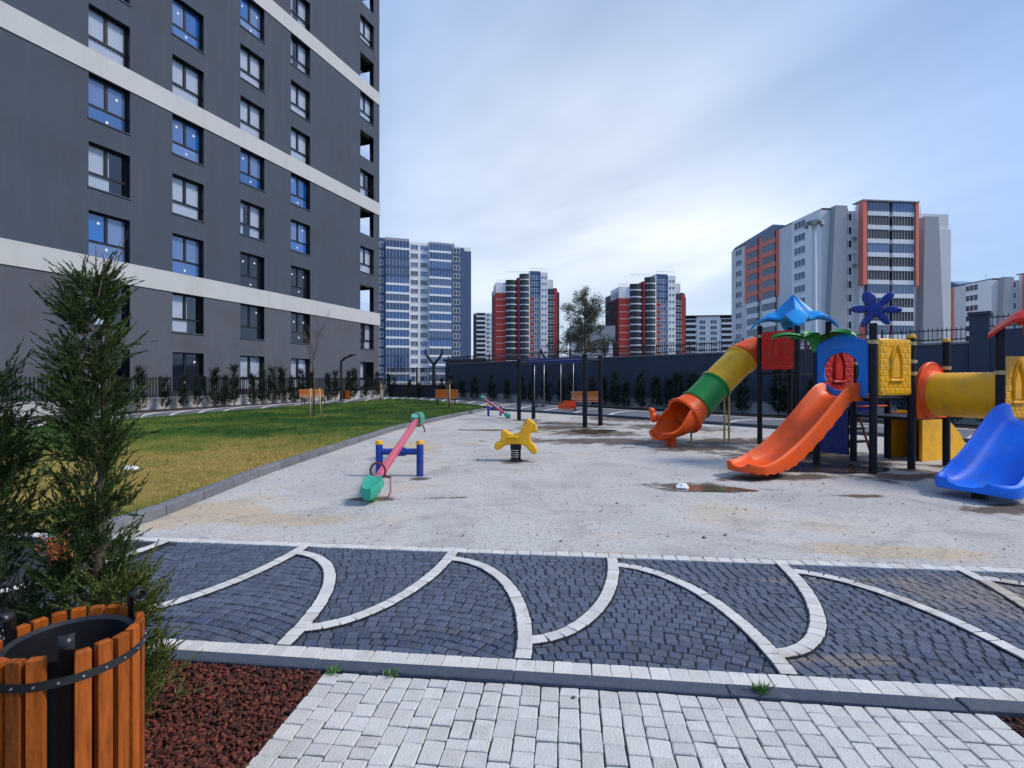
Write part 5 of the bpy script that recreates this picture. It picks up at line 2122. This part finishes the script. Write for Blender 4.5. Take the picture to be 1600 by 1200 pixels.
def y_lamp(label, p, zf, zt, s=1.0):
    t = thing('street_lamp', label, 'street lamp', p, 0, 'forked lamp posts')
    MB().tube([(0, 0, 0), (0, 0, zf)], [0.22 * s, 0.17 * s], 10).build('pole', M['black_metal'], t, True, 40)
    for sg in (-1, 1):
        MB().tube([(0, 0, zf - 0.1), (sg * 0.45 * s, 0, zf + 0.5 * s), (sg * 0.75 * s, 0, zf + 0.9 * s), (sg * 0.78 * s, 0, zt)], [0.15 * s, 0.13 * s, 0.1 * s, 0.08 * s], 8).build('arm', M['black_metal'], t, True, 40)


y_lamp('dark forked lamp post before the blue balcony tower', Vector((px2x(678, 50), 50, 0)), 3.0, 4.4)
y_lamp('dark forked lamp post before the left red tower', Vector((px2x(859, 44), 44, 0)), 2.9, 4.1, 0.9)
Z = 82.0
t = thing('floodlight_mast', 'tall slim white floodlight mast before the salmon trimmed block', 'mast', (px2x(1272, Z), Z, 0))
zt = zat(350, Z)
MB().tube([(0, 0, 0), (0, 0, zt)], [0.55, 0.28], 12).build('mast_pole', M['steel'], t, True, 40)
q = MB()
q.lathe([(0.3, zt - 0.2), (1.3, zt + 0.1), (1.3, zt + 0.35), (0.2, zt + 0.4)], 14)
q.build('crown', M['greyd_b'], t, True, 40)
for k in range(6):
    a = 2 * PI * k / 6
    MB().box(-0.35, 0.35, -0.15, 0.15, -0.5, 0.0).build('floodlight', M['greyd_b'], t, False, None, (1.25 * math.cos(a), 1.25 * math.sin(a), zt + 0.1), a + PI / 2)

# ------------------------------------------------------------------ vegetation
def conifer(name, Ht, rad, nb, npb, blen, bwid, leaf_m, seed, pitch=(30, 62), zmin=0.02, jit=0.025, top_bare=0):
    """returns (foliage mesh, wood mesh)"""
    rg_ = np.random.default_rng(seed)
    t_ = rg_.uniform(zmin, 0.97, nb)
    az = rg_.uniform(0, 2 * PI, nb)
    Rb = np.array([rad(x) for x in t_]) * rg_.uniform(0.55, 1.12, nb)
    pt = np.radians(rg_.uniform(pitch[0], pitch[1], nb))
    bd = np.stack([np.cos(az) * np.cos(pt), np.sin(az) * np.cos(pt), np.sin(pt)], 1)
    bl = Rb / np.cos(pt)
    o = np.stack([np.zeros(nb), np.zeros(nb), t_ * Ht - 0.35 * bl * np.sin(pt)], 1)
    o[:, 2] = np.maximum(o[:, 2], 0.03)
    # plume-like sprays: a few per branch, blades set along each
    ns = 5
    sc = rg_.uniform(0.30, 1.0, (nb, ns))
    sd_ = bd[:, None, :] * 0.75 + rg_.normal(0, 1, (nb, ns, 3)) * 0.38 + np.array([0, 0, 0.42])
    sd_ /= np.linalg.norm(sd_, axis=2, keepdims=True)
    sl_ = rg_.uniform(0.7, 1.35, (nb, ns)) * blen * 5.2
    idx = np.repeat(np.arange(nb), npb)
    sp = rg_.integers(0, ns, nb * npb)
    u = sc[idx, sp]
    sdir = sd_[idx, sp]
    along = rg_.uniform(0, 1, nb * npb)
    pv = np.cross(sdir, rg_.normal(0, 1, (nb * npb, 3)))
    pv /= (np.linalg.norm(pv, axis=1, keepdims=True) + 1e-9)
    base = o[idx] + bd[idx] * (u * bl[idx])[:, None] + sdir * (along * sl_[idx, sp])[:, None]
    base[:, 2] += -0.12 * (u ** 2) * bl[idx]
    base[:, 2] = np.maximum(base[:, 2], 0.01)
    dr = sdir + pv * (0.85 * (1.05 - along))[:, None]
    ln_ = rg_.uniform(0.7, 1.25, nb * npb) * blen * (1.25 - 0.7 * along)
    wd_ = rg_.uniform(0.7, 1.3, nb * npb) * bwid
    me = blade_mesh(name, base, dr, ln_, wd_, leaf_m)
    q = MB()
    lean = rg_.normal(0, 0.015, 2)
    q.tube([(lean[0] * k * Ht / 5, lean[1] * k * Ht / 5, Ht * 0.99 * k / 6 - 0.03) for k in range(7)], [0.024 * Ht / 2 * (1.25 - k / 6) + 0.003 for k in range(7)], 8)
    for i in range(0, nb, 2):
        e = o[i] + bd[i] * bl[i] * 0.8
        q.tube([tuple(o[i]), tuple((o[i] + e) / 2 + np.array([0, 0, -0.02 * bl[i]])), tuple(e)], [0.0045 * Ht / 2, 0.0035 * Ht / 2, 0.0012 * Ht / 2], 4, False)
    return me, q.mesh('trunk', M['trunk'], True)


def put_tree(name, label, cat, fol, wood, loc, rz=0.0, sc=1.0, group=None):
    t = thing(name, label, cat, loc, rz, group)
    t.scale = (sc,) * 3 if not isinstance(sc, tuple) else sc
    place('trunk', wood, t)
    place('foliage', fol, t)
    return t


def rad1(t_):
    tb = [(0, .20), (0.12, .25), (0.25, .19), (0.38, .125), (0.48, .11), (0.55, .13), (0.66, .145), (0.76, .12), (0.86, .105), (0.93, .075), (1.0, .02)]
    for a, b in zip(tb, tb[1:]):
        if a[0] <= t_ <= b[0]:
            return a[1] + (b[1] - a[1]) * (t_ - a[0]) / (b[0] - a[0])
    return 0.05


TX, TY = -1.86, 2.33
fo, wo_ = conifer('foliage', 1.98, rad1, 250, 290, 0.027, 0.0048, M['needle'], 21, (18, 56), 0.03)
t1 = put_tree('cypress_tree', 'ragged dark green cypress with bare twigs at its top, behind the wooden bin', 'tree', fo, wo_, (TX, TY, 0))
# bare twigs at the top
q = MB()
rt = random.Random(4)
for k in range(13):
    a = rt.uniform(0, 2 * PI)
    r0 = rt.uniform(0.01, 0.10)
    z0 = rt.uniform(1.72, 1.9)
    p0 = Vector((r0 * math.cos(a), r0 * math.sin(a), z0))
    d_ = Vector((math.cos(a) * rt.uniform(.1, .5), math.sin(a) * rt.uniform(.1, .5), 1)).normalized()
    l_ = rt.uniform(0.14, 0.30)
    p1 = p0 + d_ * l_ * .5 + Vector((rt.uniform(-.02, .02), rt.uniform(-.02, .02), 0))
    q.tube([p0, p1, p0 + d_ * l_], [0.003, 0.0024, 0.001], 4, False)
    for j in range(3):
        f_ = rt.uniform(.35, .9)
        b0 = p0 + d_ * l_ * f_
        e = b0 + Vector((rt.uniform(-.06, .06), rt.uniform(-.06, .06), rt.uniform(.02, .08)))
        q.tube([b0, e], [0.0018, 0.0008], 4, False)
q.build('twigs', M['twig'], t1, kind='stuff')
# dried tuft low on the cypress
n = 110
c0 = np.array([-0.02, -0.16, 0.80])
bs = c0 + rng.normal(0, 1, (n, 3)) * np.array([0.026, 0.02, 0.024])
place('dry_tuft', blade_mesh('dry_tuft', bs, rng.normal(0, 1, (n, 3)) + np.array([0, 0, .4]), rng.uniform(.02, .045, n), rng.uniform(.005, .01, n), M['needle_dry']), t1, kind='stuff')


def rad2(t_):
    return 0.34 - 0.20 * t_ if t_ > 0.2 else 0.30


fo2, wo2 = conifer('foliage', 1.52, rad2, 200, 270, 0.030, 0.0050, M['needle'], 33, (18, 55), 0.03)
put_tree('cypress_tree', 'shorter bushy green cypress cut by the left edge of the picture', 'tree', fo2, wo2, (-2.28, 2.22, 0), 0.6)
fo3, wo3 = conifer('foliage', 0.62, lambda t_: 0.22 - 0.10 * t_, 90, 240, 0.026, 0.0046, M['needle_yellow_green'], 44, (10, 60), 0.03)
put_tree('low_conifer', 'low spreading conifer bush right behind the wooden bin', 'shrub', fo3, wo3, (-1.66, 2.22, 0), 0.2)

ONES = ['', 'first', 'second', 'third', 'fourth', 'fifth', 'sixth', 'seventh', 'eighth', 'ninth', 'tenth', 'eleventh', 'twelfth', 'thirteenth', 'fourteenth', 'fifteenth',
        'sixteenth', 'seventeenth', 'eighteenth', 'nineteenth']


def ordinal(k):
    if k < 20:
        return ONES[k]
    t_ = {2: 'twent', 3: 'thirt', 4: 'fort'}[k // 10]
    return t_ + 'ieth' if k % 10 == 0 else t_ + 'y-' + ONES[k % 10]


# small conifers in rows
shr = []
for k in range(4):
    fo_, wd_ = conifer('foliage', 1.9, lambda t_: (0.33 - 0.22 * t_) * (1 if t_ > 0.1 else 0.8), 76, 70, 0.062, 0.036, M['needle_far'], 60 + k, (20, 60), 0.05, 0.05)
    shr.append((fo_, wd_))
rs = random.Random(9)
for num, (x, top) in enumerate(sorted(((178, 590), (219, 577), (258, 592), (287, 590), (336, 578), (352, 590), (366, 574), (394, 588), (425, 580), (440, 577), (455, 590), (470, 580), (487, 583), (512, 586), (524, 582), (545, 584), (553, 580), (573, 588), (589, 585), (607, 588), (616, 592), (308, 590), (410, 586))), 1):
    F_ = fence_pt(x)
    p = F_ * (1 - 0.9 / F_.length)
    fo_, wd_ = shr[rs.randrange(4)]
    hgt = zat(top, p.y)
    put_tree('conifer_shrub', ordinal(num) + ' small dark conifer from the left along the picket fence by the grey block', 'shrub', fo_, wd_, p, rs.uniform(0, 6), (hgt / 1.9 * 0.8, hgt / 1.9 * 0.8, hgt / 1.9 * rs.uniform(.95, 1.05)), 'conifers along the left fence')
wd_dir = (WALL_C - WALL_A)
for num, (x, top) in enumerate(sorted(((640, 596), (655, 600), (705, 590), (722, 596), (741, 592), (768, 588), (792, 594), (852, 586), (877, 592), (893, 588), (961, 586), (978, 600), (1000, 588), (1025, 590), (1060, 584), (1081, 588), (1108, 590), (1216, 580), (1232, 588), (1340, 590), (1415, 600), (1540, 596), (690, 594), (815, 592), (832, 590), (925, 594), (942, 590), (1045, 592), (1132, 592), (1160, 590), (1270, 594), (1450, 598), (1490, 596))), 1):
    # along a line in front of the low wall
    a0 = WALL_A - nrm * 1.25
    tx = (x - 800) / FP
    s_ = (tx * a0.y - a0.x) / (wd_dir.x - tx * wd_dir.y)
    p = a0 + wd_dir * s_
    p.z = 0
    if x < 680:
        p = Vector((tx * 43.0, 43.0, 0))
    fo_, wd_ = shr[rs.randrange(4)]
    put_tree('conifer_shrub', ordinal(num) + ' small dark conifer from the left along the foot of the navy wall', 'shrub', fo_, wd_, p, rs.uniform(0, 6), zat(top, p.y) / 1.9, 'conifers along the navy wall')

# pine behind the wall
Z = 78.0
pt_ = thing('pine_tree', 'airy dark pine standing behind the navy wall between the red towers', 'tree', (px2x(914, Z), Z, 0))
rt = random.Random(12)
q = MB()
Hp = zat(456, Z)
q.tube([(0, 0, 0), (0.1, 0, Hp * .5), (-0.1, 0, Hp * .95)], [0.3, 0.2, 0.05], 8)
tufts = []
for k in range(80):
    f_ = rt.uniform(0.3, 0.99)
    z = Hp * f_
    a = rt.uniform(0, 2 * PI)
    rr = (6.0 * (1 - f_) ** 0.42 + 0.7) * rt.uniform(.5, 1.0)
    e = Vector((rr * math.cos(a), rr * math.sin(a), z + rr * 0.22))
    q.tube([(0, 0, z - 0.2), (e * 0.5)[:2] + (z + 0.05 * rr,), e], [0.07, 0.05, 0.02], 5, False)
    for j in range(rt.randint(3, 6)):
        u = rt.uniform(.45, 1.05)
        tufts.append((e.x * u + rt.uniform(-.35, .35), e.y * u + rt.uniform(-.35, .35), z + (e.z - z) * u + rt.uniform(-.1, .4)))
q.build('trunk', M['trunk'], pt_, True)
tf = np.array(tufts)
n = len(tf) * 44
b_ = np.repeat(tf, 44, 0) + rng.normal(0, 0.24, (n, 3))
place('crown', blade_mesh('crown', b_, rng.normal(0, 1, (n, 3)) + np.array([0, 0, 0.5]), rng.uniform(.2, .42, n), rng.uniform(.05, .1, n), M['pine']), pt_)


# bare saplings with stakes
def bare(q, p, d, l_, r_, depth, rr):
    e = p + d * l_
    mid = (p + e) / 2 + Vector((rr.uniform(-1, 1), rr.uniform(-1, 1), 0)) * l_ * 0.04
    q.tube([p, mid, e], [r_, r_ * 0.85, r_ * 0.6], 5, False)
    if depth == 0:
        return
    for k in range(rr.randint(2, 3)):
        nd = (d + Vector((rr.uniform(-.8, .8), rr.uniform(-.8, .8), rr.uniform(-.1, .5)))).normalized()
        bare(q, p + d * l_ * rr.uniform(.55, 1.0), nd, l_ * rr.uniform(.45, .7), r_ * 0.55, depth - 1, rr)


for (x, y, top, lab, stakes, sd, pale) in ((490, 652, 486, 'tall bare sapling with wooden stakes on the lawn before the bench', 3, 3, False),
                                           (594, 628, 592, 'small staked sapling at the far end of the lawn', 1, 5, True),
                                           (701, 639, 588, 'small staked sapling on the lawn near the kerb', 1, 8, True)):
    p = gp(x, y)
    t = thing('sapling', lab, 'sapling', p)
    hh = zat(top, p.y)
    q = MB()
    rr = random.Random(sd)
    q.tube([(0, 0, 0), (0.03, 0, hh * .35), (0, 0.02, hh * .6)], [0.035, 0.03, 0.024], 7)
    for k in range(5):
        bare(q, Vector((0.01, 0.01, hh * (.42 + .04 * k))), Vector((rr.uniform(-.45, .45), rr.uniform(-.45, .45), 1)).normalized(), hh * 0.24, 0.015, 3, rr)
    q.build('trunk', M['trunk'], t, True)
    for k in range(stakes):
        a = 2 * PI * k / 3 + 0.4
        r_ = 0.28 if stakes > 1 else 0.07
        MB().tube([(r_ * math.cos(a), r_ * math.sin(a), -0.05), (r_ * math.cos(a) * .8, r_ * math.sin(a) * .8, 1.15 if stakes > 1 else 1.25)], 0.024, 6).build('stake', M['clamp'], t, True)
    if stakes > 1:
        MB().tube([(-0.24, 0, 1.05), (0.24, 0.05, 1.05)], 0.015, 6).build('tie', M['clamp'], t)

# ------------------------------------------------------------------ puddles and small litter
def puddle(name, label, cx, cy, rx, ry, ang, seed):
    rr = random.Random(seed)
    ph = [rr.uniform(0, 6.28) for _ in range(5)]
    pts = []
    for k in range(48):
        a = 2 * PI * k / 48
        f_ = 1 + 0.16 * math.sin(2 * a + ph[0]) + 0.12 * math.sin(3 * a + ph[1]) + 0.08 * math.sin(5 * a + ph[2]) + 0.05 * math.sin(9 * a + ph[3])
        x, y = rx * f_ * math.cos(a), ry * f_ * math.sin(a)
        pts.append((cx + x * math.cos(ang) - y * math.sin(ang), cy + x * math.sin(ang) + y * math.cos(ang)))
    o = flat(name, pts, 0.0045, M['water'], kind=None)
    tag(o, label, 'puddle')
    return o


p = gp(1105, 764)
puddle('puddle', 'small muddy puddle on the open playground surface', p.x, p.y, 0.52, 0.25, -0.1, 3)
p = gp(1290, 731)
puddle('puddle', 'dark puddle beneath the play tower', p.x, p.y, 1.0, 0.55, 0.35, 5)
p = gp(925, 674)
puddle('puddle', 'brown puddle at the feet of the swing frame', p.x, p.y, 0.7, 0.6, -0.4, 6)


def stone(name, label, cat, loc, r_, m, seed, flatn=0.5):
    rr = random.Random(seed)
    q = MB()
    vs = []
    for i in range(7):
        for k in range(10):
            a, b = PI * i / 6, 2 * PI * k / 10
            f_ = 1 + rr.uniform(-.18, .18)
            vs.append((r_ * f_ * math.sin(a) * math.cos(b), r_ * .7 * f_ * math.sin(a) * math.sin(b), r_ * flatn * f_ * math.cos(a)))
    q.add(vs, [(i * 10 + k, (i + 1) * 10 + k, (i + 1) * 10 + (k + 1) % 10, i * 10 + (k + 1) % 10) for i in range(6) for k in range(10)])
    return tag(q.build(name, m, None, False, None, loc), label, cat)


p = gp(1066, 763)
stone('stone', 'white broken stone lying in the muddy puddle', 'stone', p + Vector((0, 0, 0.02)), 0.10, M['sticker'], 1)
p = gp(206, 738)
stone('stone', 'flat white stone on the dry grass right of the cypress', 'stone', p + Vector((0, 0, 0.06)), 0.13, M['sticker'], 2, 0.35)
# loose grit and pebbles on the playground, one mass
Pp = scatter([(v.x, v.y) for v in sand_poly], 3600, 1.0)
n = len(Pp)
ofs = np.array([(1, 0, 0), (-.5, .85, 0), (-.5, -.85, 0), (0, 0, .8)])
sz = np.exp(rng.normal(-4.95, 0.5, n))
an_ = rng.uniform(0, 2 * PI, n)
V = np.empty((n, 4, 3))
for i in range(4):
    x, y, z = ofs[i]
    V[:, i, 0] = Pp[:, 0] + sz * (x * np.cos(an_) - y * np.sin(an_))
    V[:, i, 1] = Pp[:, 1] + sz * (x * np.sin(an_) + y * np.cos(an_))
    V[:, i, 2] = 0.001 + sz * z
F0 = np.array([(0, 1, 3), (1, 2, 3), (2, 0, 3)])
F = (F0[None] + (np.arange(n) * 4)[:, None, None]).reshape(-1, 3)
M['grit'] = mat('grit', (0.16, 0.15, 0.14), 0.9, 0.2, 5, isl=0.7)
tag(place('grit', np_mesh('grit', V.reshape(-1, 3), F, M['grit'])), 'small dark pebbles scattered over the playground surface', 'pebbles', kind='stuff')


# weeds in the joints
def weed(label, p, n_, h_, seed):
    rg_ = np.random.default_rng(seed)
    bs = np.column_stack([p.x + rg_.normal(0, 0.02, n_), p.y + rg_.normal(0, 0.012, n_), np.full(n_, 0.005)])
    dr = np.column_stack([rg_.normal(0, 0.8, n_), rg_.normal(0, 0.8, n_), np.ones(n_) * 0.8])
    o = place('weed', blade_mesh('weed', bs, dr, rg_.uniform(.4, 1, n_) * h_, rg_.uniform(.005, .009, n_), M['weed']))
    tag(o, label, 'weed')


M['weed'] = mat('weed_leaf', (0.07, 0.17, 0.035), 0.6, 0.2, 10, isl=0.4)
weed('green weed growing in the kerb joint at the right', gp(1190, 1084), 90, 0.075, 1)
weed('weed by the kerb at the corner of the pale path', gp(522, 1053), 50, 0.05, 2)
weed('weed by the kerb, second from the mulch bed', gp(612, 1056), 45, 0.045, 3)
stone('dry_leaf', 'small curled brown leaf on the pale paving', 'leaf', gp(896, 1091, 0) + Vector((0, 0, 0.006)), 0.012, M['twig'], 7, 0.4)
print('objects', len(bpy.data.objects), 'tris', sum(len(m_.loop_triangles) if m_.loop_triangles else len(m_.polygons) * 2 for m_ in bpy.data.meshes))
